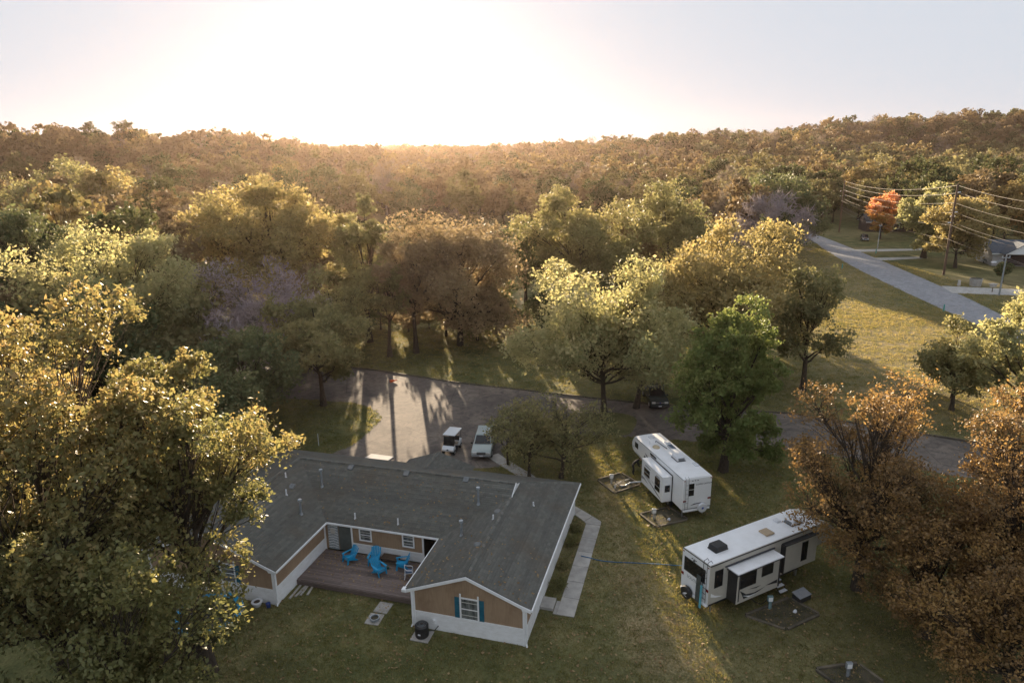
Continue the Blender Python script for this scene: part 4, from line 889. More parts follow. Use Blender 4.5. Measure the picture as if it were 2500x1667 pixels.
# ------------------------------------------------------------------ vehicles
def car(name, loc, head, label, kind, paint, glass=GLASSD):
    r = empty(name, (*loc, 0), R(90 - head), label, {'pickup_truck': 'pickup truck', 'parked_car': 'car'}[name])
    if kind == 'suv':
        L_, wd = 4.5, 1.8; w = wd / 2
        low = [(-2.25, .45), (-2.25, .95), (-2.2, 1.05), (.95, 1.05), (1.9, .95), (2.18, .82), (2.25, .6), (2.25, .4), (1.85, .36), (-1.9, .36)]
        base, top, b0, b1, t0, t1, zr = 1.04, 1.66, -2.15, 1.0, -1.95, .2, 1.68
    else:
        L_, wd = 5.4, 1.94; w = wd / 2
        low = [(-2.7, .6), (-2.7, 1.1), (-.5, 1.1), (-.5, 1.14), (1.3, 1.14), (2.4, 1.06), (2.62, .95), (2.7, .6), (2.66, .45), (2.2, .42), (-2.6, .5)]
        base, top, b0, b1, t0, t1, zr = 1.12, 1.82, -.6, 1.35, -.45, .55, 1.85
    side_poly(MB(), low, -w, wd).build('body', paint, r, .09, 3, smooth=True)
    wt = w * .78
    g = [(b0, -w * .93, base), (b1, -w * .93, base), (b1, w * .93, base), (b0, w * .93, base), (t0, -wt, top), (t1, -wt, top), (t1, wt, top), (t0, wt, top)]
    cabin = MB().add(g, [(0, 1, 5, 4), (1, 2, 6, 5), (2, 3, 7, 6), (3, 0, 4, 7), (4, 5, 6, 7), (3, 2, 1, 0)]).build('cabin', paint, r, .05, 2, smooth=True)
    MB().box(t0 + .02, t1 - .02, -wt + .03, wt - .03, top - .01, top + .03).build('roof', paint, cabin, .03, 2)
    def pane(nm, i, j, k, l, ins=.1, out=.02):
        q = [Vector(g[t]) for t in (i, j, k, l)]; c = sum(q, Vector()) / 4; nr = (q[1] - q[0]).cross(q[3] - q[0]).normalized()
        if nr.dot(c - Vector(((b0 + b1) / 2, 0, base + .3))) < 0: nr = -nr
        MB().prism([c + (p - c) * (1 - ins) + nr * .004 for p in q], nr * out).build(nm, glass, r)
    pane('windshield', 1, 2, 6, 5, .12); pane('rear_window', 3, 0, 4, 7, .16); pane('side_window', 0, 1, 5, 4, .2); pane('side_window', 3, 2, 6, 7, .2)
    fx = low[6][0] if kind == 'suv' else 2.66; fz = .72 if kind == 'suv' else .86
    for s in (-1, 1):
        MB().box(fx - .1, fx + .045, s * (w - .3) - .2, s * (w - .3) + .2, fz - .08, fz + .1).build('headlight', LAMPW, r, .03)
        MB().box(low[0][0] - .02, low[0][0] + .08, s * (w - .12) - .1, s * (w - .12) + .1, .75, 1.02).build('tail_light', LAMPR, r, .02)
        for x in ((1.35, -1.35) if kind == 'suv' else (1.75, -1.65)): wheel(r, x, s * (w - .1), .36 if kind == 'suv' else .4, .24, s)
        MB().box(b1 - .25, b1 - .1, s * w + (.0 if s > 0 else -.2), s * w + (.2 if s > 0 else 0), base + .0, base + .16).build('mirror', BLACK, r, .03)
    MB().box(fx - .06, fx + .05, -w + .52, w - .52, fz - .1, fz + .09).build('grille', BLACK, r)
    for z in (fz + .02,): MB().box(fx + .05, fx + .062, -w + .54, w - .54, z - .02, z + .03).build('grille_bar', STEEL, r)
    MB().box(fx - .05, fx + .1, -w + .06, w - .06, .42, .6).build('bumper', BLACK if kind != 'suv' else SILVER, r, .04)
    MB().box(fx + .1, fx + .115, -.16, .16, .47, .59).build('licence_plate', WPLA, r)
    if kind == 'pickup':
        MB().cyl((fx + .06, 0, fz + .02), (fx + .075, 0, fz + .02), .07, n=14).build('badge', pm('badge_blue', (.02, .05, .3), None, 4, .3), r)
        MB().box(-2.6, -.68, -w + .12, w - .12, 1.09, 1.115).build('bed_floor', BLACK, r)
        rk = empty('ladder_rack', parent=r)
        for s in (-1, 1):
            MB().box(-2.65, -.6, s * (w - .06) - .05, s * (w - .06) + .05, 1.1, 1.32).build('bed_side', paint, r, .02)
            for x in (-2.55, -1.6, -.7): MB().tube([(x, s * (w - .07), 1.3), (x, s * (w - .12), 1.95)], .025, 6).build('upright', STEEL, rk)
            MB().tube([(-2.6, s * (w - .12), 1.95), (.5, s * (w - .12), 1.98)], .025, 6).build('rail', STEEL, rk)
        for x in (-2.55, -1.6, -.7): MB().tube([(x, -w + .12, 1.95), (x, w - .12, 1.95)], .025, 6).build('cross_bar', STEEL, rk)
        for i in range(4): MB().tube([(-2.6, -.5 + i * .33, 1.98), (-.6, -.5 + i * .33, 2.0)], .02, 5).build('bar', STEEL, rk)
        MB().box(-2.72, -2.64, -w + .1, w - .1, 1.0, 1.32).build('tailgate', paint, r, .02)
    return r
CARW = pm('white_car_paint', (.62, .65, .68), (.58, .61, .64), .8, .25, spec=.6); CARD = pm('dark_car_paint', (.035, .045, .045), (.05, .06, .058), .8, .25, spec=.6)
car('parked_car', (-2.75, 58.3), 184, 'silver-green car parked under the small trees behind the house', 'suv', pm('silver_green_paint', (.36, .41, .40), (.32, .37, .36), .8, .25, spec=.6))
car('pickup_truck', (15.55, 70.2), 180, 'dark pickup truck with a metal ladder rack on the lane', 'pickup', CARD)
car('parked_car', (110.5, 155.5), 250, 'dark car under the carport of the blue-roofed house', 'suv', CARD)
car('parked_car', (104.5, 133.8), 235, 'pale car on the lawn drive by the blue-roofed house', 'suv', CARW)
car('parked_car', (101.5, 196), 200, 'dark car half hidden at the end of the upper driveway', 'suv', CARD)
gc = empty('golf_cart', (-5.7, 58.4, 0), R(90 - 196), 'white golf cart with a pale roof canopy behind the porch', 'golf cart')
side_poly(MB(), [(.55, .3), (1.15, .34), (1.2, .55), (.95, .8), (.62, .86), (.5, .5)], -.58, 1.16).build('front_cowl', CARW, gc, .08, 3, smooth=True)
side_poly(MB(), [(-1.15, .35), (-1.2, .85), (-.5, .85), (-.3, .5), (-.3, .35)], -.58, 1.16).build('rear_body', CARW, gc, .08, 3, smooth=True)
MB().box(-.5, .7, -.55, .55, .28, .34).build('floor', BLACK, gc)
MB().box(-.55, -.1, -.52, .52, .62, .78).build('seat', pm('beige_seat', (.35, .32, .27), None, 4, .6), gc, .04); MB().obox((-.5, -.52, .8), (-.12, 0, .42), (0, 1.04, 0), (-.09, 0, 0)).build('backrest', BLACK, gc, .03)
for s in (-1, 1):
    MB().tube([(.85, .53 * s, .75), (.55, .52 * s, 1.78)], .022, 6).build('roof_post', BLACK, gc); MB().tube([(-1.0, .53 * s, .8), (-1.0, .52 * s, 1.78)], .022, 6).build('roof_post', BLACK, gc)
    for x in (.85, -.8): wheel(gc, x, s * .5, .24, .2, s)
MB().box(-1.15, .75, -.6, .6, 1.78, 1.85).build('canopy', CARW, gc, .05, 3)
MB().obox((.83, -.5, .82), (-.22, 0, .8), (0, 1.0, 0), (.012, 0, 0)).build('windscreen', GLASS, gc)
MB().tube([(.5, .2, .8), (.3, .25, .95)], .02, 6).build('steering_column', BLACK, gc); ring(MB(), .14, .17, -.012, .012, 14).build('steering_wheel', BLACK, gc).location = (.3, .25, .97)
MB().prism([(1.21, -.1, .5), (1.21, .1, .5), (1.16, .08, .6), (1.16, -.08, .6)], (.012, 0, .004)).build('badge', BLACK, gc)

# ------------------------------------------------------------------ person bent over the camper hitch
def skin_body(name, pts, edges, rad, mat, parent=None, sub=2):
    me = bpy.data.meshes.new(name); me.from_pydata(pts, edges, []); o = bpy.data.objects.new(name, me); C.objects.link(o)
    if parent: o.parent = parent
    me.materials.append(mat)
    m = o.modifiers.new('skin', 'SKIN'); m.use_smooth_shade = True
    if not me.skin_vertices: pass
    for i, r_ in enumerate(rad): me.skin_vertices[0].data[i].radius = (r_, r_) if not isinstance(r_, tuple) else r_
    me.skin_vertices[0].data[0].use_root = True
    s_ = o.modifiers.new('smooth', 'SUBSURF'); s_.levels = sub; s_.render_levels = sub
    return o
pp = empty('person', (10.15, 53.0, 0), R(-12), 'person in dark clothes bending towards the nose of the white camper', 'person')
# local x forward (towards the camper), y left, z up
bp = [(0, 0, .92), (.07, 0, 1.08), (.22, 0, 1.25), (.36, 0, 1.36), (.47, 0, 1.42), (.55, 0, 1.46),
      (.0, .1, .88), (.05, .13, .48), (-.02, .14, .09), (.12, .15, .04), (.0, -.1, .88), (.10, -.12, .48), (.05, -.13, .09), (.19, -.14, .04),
      (.36, .19, 1.32), (.42, .24, 1.02), (.58, .18, .86), (.36, -.19, 1.32), (.44, -.24, 1.02), (.62, -.16, .86)]
be = [(0, 1), (1, 2), (2, 3), (3, 4), (4, 5), (0, 6), (6, 7), (7, 8), (8, 9), (0, 10), (10, 11), (11, 12), (12, 13), (3, 14), (14, 15), (15, 16), (3, 17), (17, 18), (18, 19)]
br = [(.15, .12), (.15, .115), (.165, .12), (.16, .11), .075, .055, (.1, .1), .068, .05, .042, (.1, .1), .068, .05, .042, .07, .052, .036, .07, .052, .036]
skin_body('body', bp, be, br, CLOTH, pp)
hd = MB().ell((.63, 0, 1.52), .105, .08, .125, 14, 9).build('head', SKIN, pp, smooth=True)
MB().ell((.615, 0, 1.55), .115, .09, .12, 14, 6, -.1).build('hair', HAIR, hd, smooth=True)
MB().ell((.735, 0, 1.50), .02, .014, .02, 6, 4).build('nose', SKIN, hd)
for s in (-1, 1):
    MB().ell((.725, .03 * s, 1.535), .01, .012, .008, 6, 4).build('eye', HAIR, hd); MB().ell((.62, .082 * s, 1.51), .02, .012, .03, 6, 4).build('ear', SKIN, hd)
MB().ell((.727, 0, 1.455), .008, .025, .006, 6, 4).build('mouth', LAMPR, hd)
for s, (hx, hy, hz) in ((1, (.58, .18, .86)), (-1, (.62, -.16, .86))):
    mb = MB().ell((hx + .045, hy, hz - .03), .05, .022, .04, 8, 5)
    for i, (dy, L_) in enumerate(((.026, .07), (.009, .08), (-.009, .075), (-.026, .06))):
        b = Vector((hx + .08, hy + dy * .7, hz - .045)); mb.tube([b, b + Vector((L_ * .55, dy * .3, -.012)), b + Vector((L_ * .8, dy * .3, -.045))], [.009, .0085, .006], 5)
    b = Vector((hx + .04, hy - .02 * s, hz - .03)); mb.tube([b, b + Vector((.03, -.03 * s, .0)), b + Vector((.06, -.034 * s, -.014))], [.011, .009, .007], 5)
    mb.build('hand', SKIN, pp, smooth=True)

# ------------------------------------------------------------------ small things about the lane
cone = empty('traffic_cone', (18.9, 68.6, .015), 0, 'red traffic cone standing on the lane beside the pickup', 'cone')
MB().cyl((0, 0, .03), (0, 0, .72), .17, .03, 14).build('cone_body', ORANGE, cone, smooth=True); MB().cyl((0, 0, .33), (0, 0, .47), .118, .085, 14).build('band', WPLA, cone); MB().box(-.2, .2, -.2, .2, 0, .03).build('base', ORANGE, cone)
fc = empty('traffic_cone', (-14.4, 78.0, .17), R(25), 'orange traffic cone lying on its side on the far lane', 'cone'); fc.rotation_euler = (0, R(85), R(25))
MB().cyl((0, 0, -.35), (0, 0, .5), .2, .04, 14).build('cone_body', ORANGE, fc, smooth=True); MB().box(-.16, .24, -.22, .22, -.39, -.35).build('base', ORANGE, fc)
mk = MB().cyl((0, 0, 0), (0, 0, 1.25), .035, .03, 8).build('marker_post', WPLA); mk.location = (-18.5, 59.8, 0); tag(mk, 'thin white marker post on the lawn island behind the house', 'post')
lt = empty('lamp_post', (.95, 55.6, 0), 0, 'dark lamp post among the small trees behind the house', 'lamp post')
MB().cyl((0, 0, 0), (0, 0, 2.1), .05, .04, 8).build('post', BLACK, lt); MB().cyl((0, 0, 2.1), (0, 0, 2.45), .45, .42, 14).build('lamp_shade', pm('dark_teal', (.03, .07, .065), None, 4, .5), lt, .04)
for i, (x, y, lb) in enumerate(((71.6, 110, 'teal utility marker on the meadow edge partway down the road'), (74.0, 151, 'teal utility marker by the upper end of the meadow'), (92.4, 172, 'teal utility marker on the lawn across the road'))):
    e = MB().cyl((0, 0, 0), (0, 0, 1.1), .14, .1, 8).build('utility_marker', pm('teal_marker', (.10, .35, .30), None, 4, .5)); e.location = (x, y, 0); tag(e, lb, 'marker', 'teal markers along the road')
# front-yard boxes across the road
b1 = empty('stone_planter', (89.9, 129.9, 0), 0, 'round grey barrel planter beside the driveway across the road', 'planter')
MB().cyl((0, 0, 0), (0, 0, 1.5), .95, 1.1, 14).build('barrel', CONC, b1, smooth=True); MB().cyl((0, 0, 1.5), (0, 0, 1.56), .95, n=14).build('soil', DIRT, b1)
b2 = MB().cyl((0, 0, 0), (0, 0, 1.1), .28, .26, 8).build('bollard', CONCN); b2.location = (86.9, 130.2, 0); tag(b2, 'short pale bollard beside the barrel planter', 'bollard')
mbx = empty('mailbox', (89.3, 124.2, 0), .3, 'mailbox on a post where the lower driveway meets the lawn', 'mailbox')
MB().box(-.06, .06, -.06, .06, 0, 1.0).build('post', TIMBER, mbx); MB().box(-.5, .5, -.3, .3, 1.0, 1.5).build('box', CONCN, mbx, .06); MB().box(-.7, .7, -.5, .5, 1.5, 1.56).build('lid', CONC, mbx)

# ------------------------------------------------------------------ poles and wires
def pole(x, y, h, label, r0=.22, mat=POLEW, arms=()):
    e = empty('utility_pole', (x, y, 0), R(8), label, 'utility pole', 'poles along the road')
    MB().cyl((0, 0, 0), (0, 0, h), r0, r0 * .7, 10).build('pole', mat, e, smooth=True)
    for z, L_, dr_ in arms:
        MB().box(-L_ / 2, L_ / 2, -.08, .08, z - .08, z + .08).build('cross_arm', mat, e)
        for s in (-1, 1): MB().cyl((s * L_ * .46, 0, z + .08), (s * L_ * .46, 0, z + .36), .07, .05, 8).build('insulator', WPLA, e)
    return e
tp = pole(91.1, 141.9, 18.7, 'tall brown wooden power pole across the road carrying many wires', .26, POLEW, ((12.0, 1.0, 0),))
for z, s in ((17.0, 1), (13.0, 1), (10.9, -1)): MB().cyl((.25 * s, 0, z), (.85 * s, 0, z), .1, .12, 8).build('insulator', WPLA, tp)
tp2 = pole(88.4, 121.0, 7.3, 'grey street pole beside the lower driveway with a lamp bracket', .16, METAL, ((6.9, 1.6, 0),))
MB().tube([(0, 0, 6.2), (-1.4, -.3, 6.5), (-2.4, -.4, 6.3)], .06, 6).build('bracket', METAL, tp2); MB().box(-3.1, -2.3, -.6, -.2, 6.15, 6.4).build('lamp_head', WPLA, tp2)
pole(97.0, 180.1, 6.2, 'short grey pole on the bank below the orange tree', .14, METAL, ((6.0, .8, 0),))
fp = pole(103.5, 216, 16, 'distant dark power pole at the bend of the road', .24, POLEW, ((12.5, 2.2, 0), (11.0, 2.0, 0)))
pole(86, 88, 18.7, 'tall wooden power pole standing further down the road', .26, POLEW, ((12.0, 1.0, 0),))
def wire(a, b, sag, label, r_=.024, n=14):
    a, b = Vector(a), Vector(b); pts = [a.lerp(b, t / n) - Vector((0, 0, sag * 4 * (t / n) * (1 - t / n))) for t in range(n + 1)]
    o = MB().tube(pts, r_, 4).build('overhead_wire', WIRE); tag(o, label, 'wire', 'overhead wires'); return o
for i, (z, zf, dx, sg) in enumerate(((18.4, 15.6, .0, 1.6), (16.9, 14.4, .5, 1.6), (14.9, 13.0, 0, 1.5), (12.9, 11.6, .5, 1.5), (10.9, 10.2, .3, 1.4), (10.5, 9.8, -.4, 1.5), (7.5, 7.9, -.2, 1.2))):
    nm = ('topmost', 'second', 'third', 'fourth', 'fifth', 'sixth', 'lowest')[i]
    wire((91.1 + dx, 141.9, z), (103.5 + dx, 216, zf), sg, nm + ' wire strung from the tall pole to the distant pole')
    wire((91.1 + dx, 141.9, z), (86 + dx, 88, z), sg, nm + ' wire strung from the tall pole down the road')
wire((88.4, 121, 6.9), (97, 180.1, 6.0), 1.0, 'low wire between the two grey street poles'); wire((88.4, 121, 6.95), (84, 80, 7.0), .8, 'low wire running from the street pole past the lower driveway')
wire((91.1, 141.9, 7.3), (109, 146, 5.2), .5, 'service wire from the tall pole to the blue-roofed house')
wire((97, 180, 6.0), (103.5, 216, 7.0), .6, 'low wire from the short grey pole towards the distant pole')

# ------------------------------------------------------------------ neighbouring houses
ROOFBL = pm('blue_grey_roof', (.085, .10, .125), (.065, .08, .10), 3, .85, .2); WALLP = pm('pale_siding', (.46, .45, .45), (.40, .39, .39), 3, .8, .1, stretch=(1, 1, 8)); DARKW = pm('dark_brick', (.085, .06, .055), (.055, .042, .04), 3, .9)
def neighbour(name, loc, rz, label, L_, Wd, h, pitch, wallm, roofm, wins, garage=None):
    e = empty(name, (*loc, 0), R(rz), label, 'house')
    MB().box(0, L_, 0, Wd, 0, h).build('wall', wallm, e)
    rise = pitch * Wd / 2; o = .4
    rf = empty('roof', parent=e)
    for s in (0, 1):
        y0, y1 = (-o, Wd / 2) if s == 0 else (Wd + o, Wd / 2)
        za = h - pitch * o
        MB().prism([(-o, y0, za), (L_ + o, y0, za), (L_ + o, y1, h + rise), (-o, y1, h + rise)], (0, 0, .12)).build('roof_slope', roofm, rf)
        MB().box(-o, L_ + o, min(y0, y0 + (.06 if s else -.06)), max(y0, y0 + (.06 if s else -.06)), za - .16, za + .05).build('fascia', WHITE, rf)
    for x in (-.0, L_): MB().prism([(x, 0, h), (x, Wd, h), (x, Wd / 2, h + rise)], (.06 if x else -.06, 0, 0)).build('gable', wallm, e)
    for x, z, ww, hh, side in wins:
        if side == 0:
            w_ = MB().box(x, x + ww, -.03, -.005, z, z + hh).build('window', GLASS, e)
            for a, b, c, d in ((x - .1, x, z - .1, z + hh + .1), (x + ww, x + ww + .1, z - .1, z + hh + .1), (x, x + ww, z - .1, z), (x, x + ww, z + hh, z + hh + .1)): MB().box(a, b, -.06, -.004, c, d).build('frame', WHITE, w_)
        else:
            w_ = MB().box(-.09, -.065, x, x + ww, z, z + hh).build('window', GLASS, e)
            for a, b, c, d in ((x - .1, x, z - .1, z + hh + .1), (x + ww, x + ww + .1, z - .1, z + hh + .1), (x, x + ww, z - .1, z), (x, x + ww, z + hh, z + hh + .1)): MB().box(-.11, -.064, a, b, c, d).build('frame', WHITE, w_)
    return e, rf
nb, nbr = neighbour('neighbour_house', (108.0, 152), -14, 'pale house with a blue-grey roof across the road', 16, 9, 3.0, .5, WALLP, ROOFBL, [(10, 1, 1.4, 1.3, 0), (3.6, 3.4, .9, 1.2, 1), (5.5, 3.4, .9, 1.2, 1)])
MB().prism([(1.5, -2.6, 3.0), (8.5, -2.6, 3.0), (5.0, -2.6, 5.2)], (0, .12, 0)).build('porch_gable', WHITE, nb)
for s in (0, 1):
    x0, x1 = ((1.1, 5.0) if s == 0 else (8.9, 5.0)); MB().prism([(x0, -2.9, 2.85), (x0, 3.0, 2.85), (x1, 3.0, 5.25), (x1, -2.9, 5.25)], (0, 0, .12)).build('roof_slope', ROOFBL, nbr)
for x in (1.6, 8.3): MB().box(x, x + .16, -2.6, -2.44, 0, 3.0).build('porch_post', WHITE, nb)
MB().box(2.2, 7.4, -.04, -.004, .1, 2.5).build('garage_door', DARKW, nb)
neighbour('neighbour_house', (112, 216), -10, 'dark brick house half hidden behind the orange tree', 16, 8, 3.2, .5, DARKW, ROOFB, [(3, 1, 1.2, 1.4, 0), (8, 1, 1.4, 1.4, 0)])

# ------------------------------------------------------------------ trees
def nrm(a): return a / np.maximum(np.linalg.norm(a, axis=-1, keepdims=True), 1e-9)
def batch_tubes(P, Rr, sides):
    N, K, _ = P.shape
    T = np.empty_like(P); T[:, 1:-1] = P[:, 2:] - P[:, :-2]; T[:, 0] = P[:, 1] - P[:, 0]; T[:, -1] = P[:, -1] - P[:, -2]; T = nrm(T)
    A = nrm(np.cross(T, np.array((.31, .87, .38)))); B = np.cross(T, A)
    a = 2 * np.pi * np.arange(sides) / sides
    V = P[:, :, None] + (A[:, :, None] * np.cos(a)[:, None] + B[:, :, None] * np.sin(a)[:, None]) * Rr[:, :, None, None]
    idx = np.arange(N * K * sides).reshape(N, K, sides); nx_ = np.roll(idx, -1, 2)
    Q = np.stack((idx[:, :-1], nx_[:, :-1], nx_[:, 1:], idx[:, 1:]), -1).reshape(-1, 4)
    return V.reshape(-1, 3), Q
def bez(a, b, c, K):
    t = np.linspace(0, 1, K)[None, :, None]; return (1 - t) ** 2 * a[:, None] + 2 * t * (1 - t) * b[:, None] + t * t * c[:, None]
def inside(P, poly):
    x, y = P[:, 0], P[:, 1]; c = np.zeros(len(P), bool); n = len(poly)
    for i in range(n):
        (x0, y0), (x1, y1) = poly[i][:2], poly[(i + 1) % n][:2]
        if y0 == y1: continue
        k = ((y0 > y) != (y1 > y)) & (x < (x1 - x0) * (y - y0) / (y1 - y0) + x0); c ^= k
    return c
# openings cut in the foliage to let the low sun onto the lawn, the lane and the camper roof
LIGHT = [[(6.3, 58), (9.9, 58), (9.7, 50), (10.3, 40), (12.4, 26), (9.0, 26), (8.3, 40), (7.2, 50)], [(-14.2, 59), (-6.4, 59), (-6.2, 66), (-7.6, 75.5), (-13.6, 76)], [(14.0, 29), (17.2, 29.6), (18.4, 24.3), (15.2, 23.5)], [(26, 70), (40, 70), (42, 62), (28, 60)], [(24.5, 48), (31, 48), (33, 42), (26, 42)]]
SDV = np.array(_sd)
def sunlit_gap(G, r):
    g = G[:, :2] - SDV[:2] * (G[:, 2:3] / SDV[2]); m = np.zeros(len(G), bool)
    for q in LIGHT: m |= inside(g, q)
    return m & (r.rand(len(G)) < .95)
def gen_tree(seed, h, Rc, cb=.3, nl=14, nc=16, lpc=40, ls=.2, leaf='oak', bark=None, tr=None, flat=.8, asp=.62, droop=.15, top=.8, lean=(0, 0), wide=1., twig=True, bare=False, upper=0., cl=.42, org=None):
    r = np.random.RandomState(seed); bark = bark or BARK
    tr = tr or h * .017 + .05
    z0, z1 = cb * h, h; hz = (z1 - z0) / 2; zc = (z0 + z1) / 2
    # lobes over an uneven egg
    i = np.arange(nl) + .5; cz = 1 - 1.88 * i / nl; th = i * 2.39996 + r.rand() * 6
    rr = np.sqrt(np.maximum(0, 1 - cz ** 2)); D = np.stack((rr * np.cos(th), rr * np.sin(th), cz), -1) + r.normal(0, .16, (nl, 3))
    k = .58 + .28 * r.rand(nl, 1); inner = r.rand(nl) < .22; k[inner] *= .45
    LC = D * k * np.array((Rc, Rc, hz)) * np.array((wide, 1, 1)); LC[:, 2] += zc - .02 * h
    LC[:, 0] += lean[0] * (LC[:, 2] / h); LC[:, 1] += lean[1] * (LC[:, 2] / h)
    lr = Rc * (.30 + .2 * r.rand(nl)) * (14 / nl) ** .33
    # trunk
    K = 7; t = np.linspace(0, 1, K); wob = np.cumsum(r.normal(0, .018 * h, (K, 2)), 0) * t[:, None]
    TP = np.zeros((1, K, 3)); TP[0, :, 2] = t * h * top; TP[0, :, :2] = wob + np.array(lean) * (t * top)[:, None]
    TR = (tr * (1 - t * .86))[None]; TR[0, 0] *= 1.5
    Vs, Qs, off = [], [], 0
    v, q = batch_tubes(TP, TR, 8); Vs.append(v); Qs.append(q); off += len(v)
    # limbs
    hs = np.clip(.72 * z0 + (LC[:, 2] - z0) * (.35 + .25 * r.rand(nl)), .2 * h, h * top * .96); ti = hs / (h * top)
    st = np.stack([np.interp(ti, t, TP[0, :, c]) for c in range(3)], -1)
    mid = st * .45 + LC * .55; mid[:, 2] -= .05 * h * r.rand(nl); mid[:, :2] += r.normal(0, .05 * Rc, (nl, 2))
    KL = 7; LP = bez(st, mid, LC, KL); LP[:, 1:-1] += r.normal(0, .018 * Rc, (nl, KL - 2, 3))
    r0 = np.interp(ti, t, TR[0]) * (.45 + .2 * r.rand(nl)); LR = r0[:, None] * np.linspace(1, .22, KL)[None]
    v, q = batch_tubes(LP, LR, 5); Vs.append(v); Qs.append(q + off); off += len(v)
    # clusters and twigs
    u = nrm(r.normal(0, 1, (nl, nc, 3))); rad = r.rand(nl, nc, 1) ** .42
    CC = LC[:, None] + u * rad * lr[:, None, None] * np.array((1, 1, flat)); CC[..., 2] += .12 * lr[:, None]
    li = r.randint(2, KL, (nl, nc)); src = np.take_along_axis(LP, li[..., None].repeat(3, -1), 1)
    if twig:
        a = src.reshape(-1, 3); c = CC.reshape(-1, 3); m = (a + c) / 2 + r.normal(0, .12, (len(a), 3)) * lr.mean(); m[:, 2] += .1 * lr.mean()
        sel = r.rand(len(a)) < (1. if bare or twig == 2 else .7)
        tw = bez(a[sel], m[sel], c[sel], 4); v, q = batch_tubes(tw, np.repeat(np.linspace(max(.012, tr * .09), max(.006, tr * .03), 4)[None], sel.sum(), 0), 3); Vs.append(v); Qs.append(q + off); off += len(v)
    trunk = np_mesh('trunk', np.concatenate(Vs), np.concatenate(Qs), mat=bark, smooth=True)
    # leaves
    N = nl * nc * lpc
    c = CC.reshape(-1, 1, 3).repeat(lpc, 1); cr = (lr[:, None] * cl * (.7 + .6 * r.rand(nl, nc))).reshape(-1, 1, 1)
    P = c + r.normal(0, .55, (nl * nc, lpc, 3)) * cr * np.array((1, 1, .75))
    P[..., 2] -= droop * np.abs(r.normal(0, 1, (nl * nc, lpc))) * cr[..., 0]
    P = P.reshape(-1, 3)
    a = r.normal(0, 1, (N, 3)); a[:, 2] -= .25
    if bare: a = (c - LC[:, None].repeat(nc, 1).reshape(-1, 1, 3)).reshape(-1, 3) * .9 + r.normal(0, .5, (N, 3)) * lr.mean(); a[:, 2] += .25 * lr.mean()
    a = nrm(a); b = nrm(np.cross(a, r.normal(0, 1, (N, 3)))); n_ = np.cross(a, b)
    L_ = ls * (.45 + 1.15 * r.rand(N, 1) ** 1.6); W_ = L_ * asp * .5
    f = n_ * L_ * .12
    V = np.stack((P - a * L_ * .5, P + b * W_ + f - a * L_ * .05, P + a * L_ * .5, P - b * W_ + f - a * L_ * .05), 1).reshape(-1, 3)
    Q = np.arange(N * 4).reshape(-1, 4)
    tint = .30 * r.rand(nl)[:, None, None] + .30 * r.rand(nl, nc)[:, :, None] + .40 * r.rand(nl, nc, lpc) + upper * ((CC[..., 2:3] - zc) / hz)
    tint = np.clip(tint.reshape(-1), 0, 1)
    if org is not None:
        keep = ~sunlit_gap(P + np.array(org), r); V = V.reshape(-1, 4, 3)[keep].reshape(-1, 3); Q = Q[:keep.sum()]; tint = tint[keep]
    crown = np_mesh('crown', V, Q, mat=LEAF[leaf], tint=tint)
    return trunk, crown
def put_tree(name, meshes, loc, label, cat='tree', group=None, s=1., rz=0., sz=None):
    e = empty(name, loc, rz, label, cat, group); e.scale = (s, s, sz or s)
    for nm, me in zip(('trunk', 'crown'), meshes):
        o = bpy.data.objects.new(nm, me); C.objects.link(o); o.parent = e
    return e
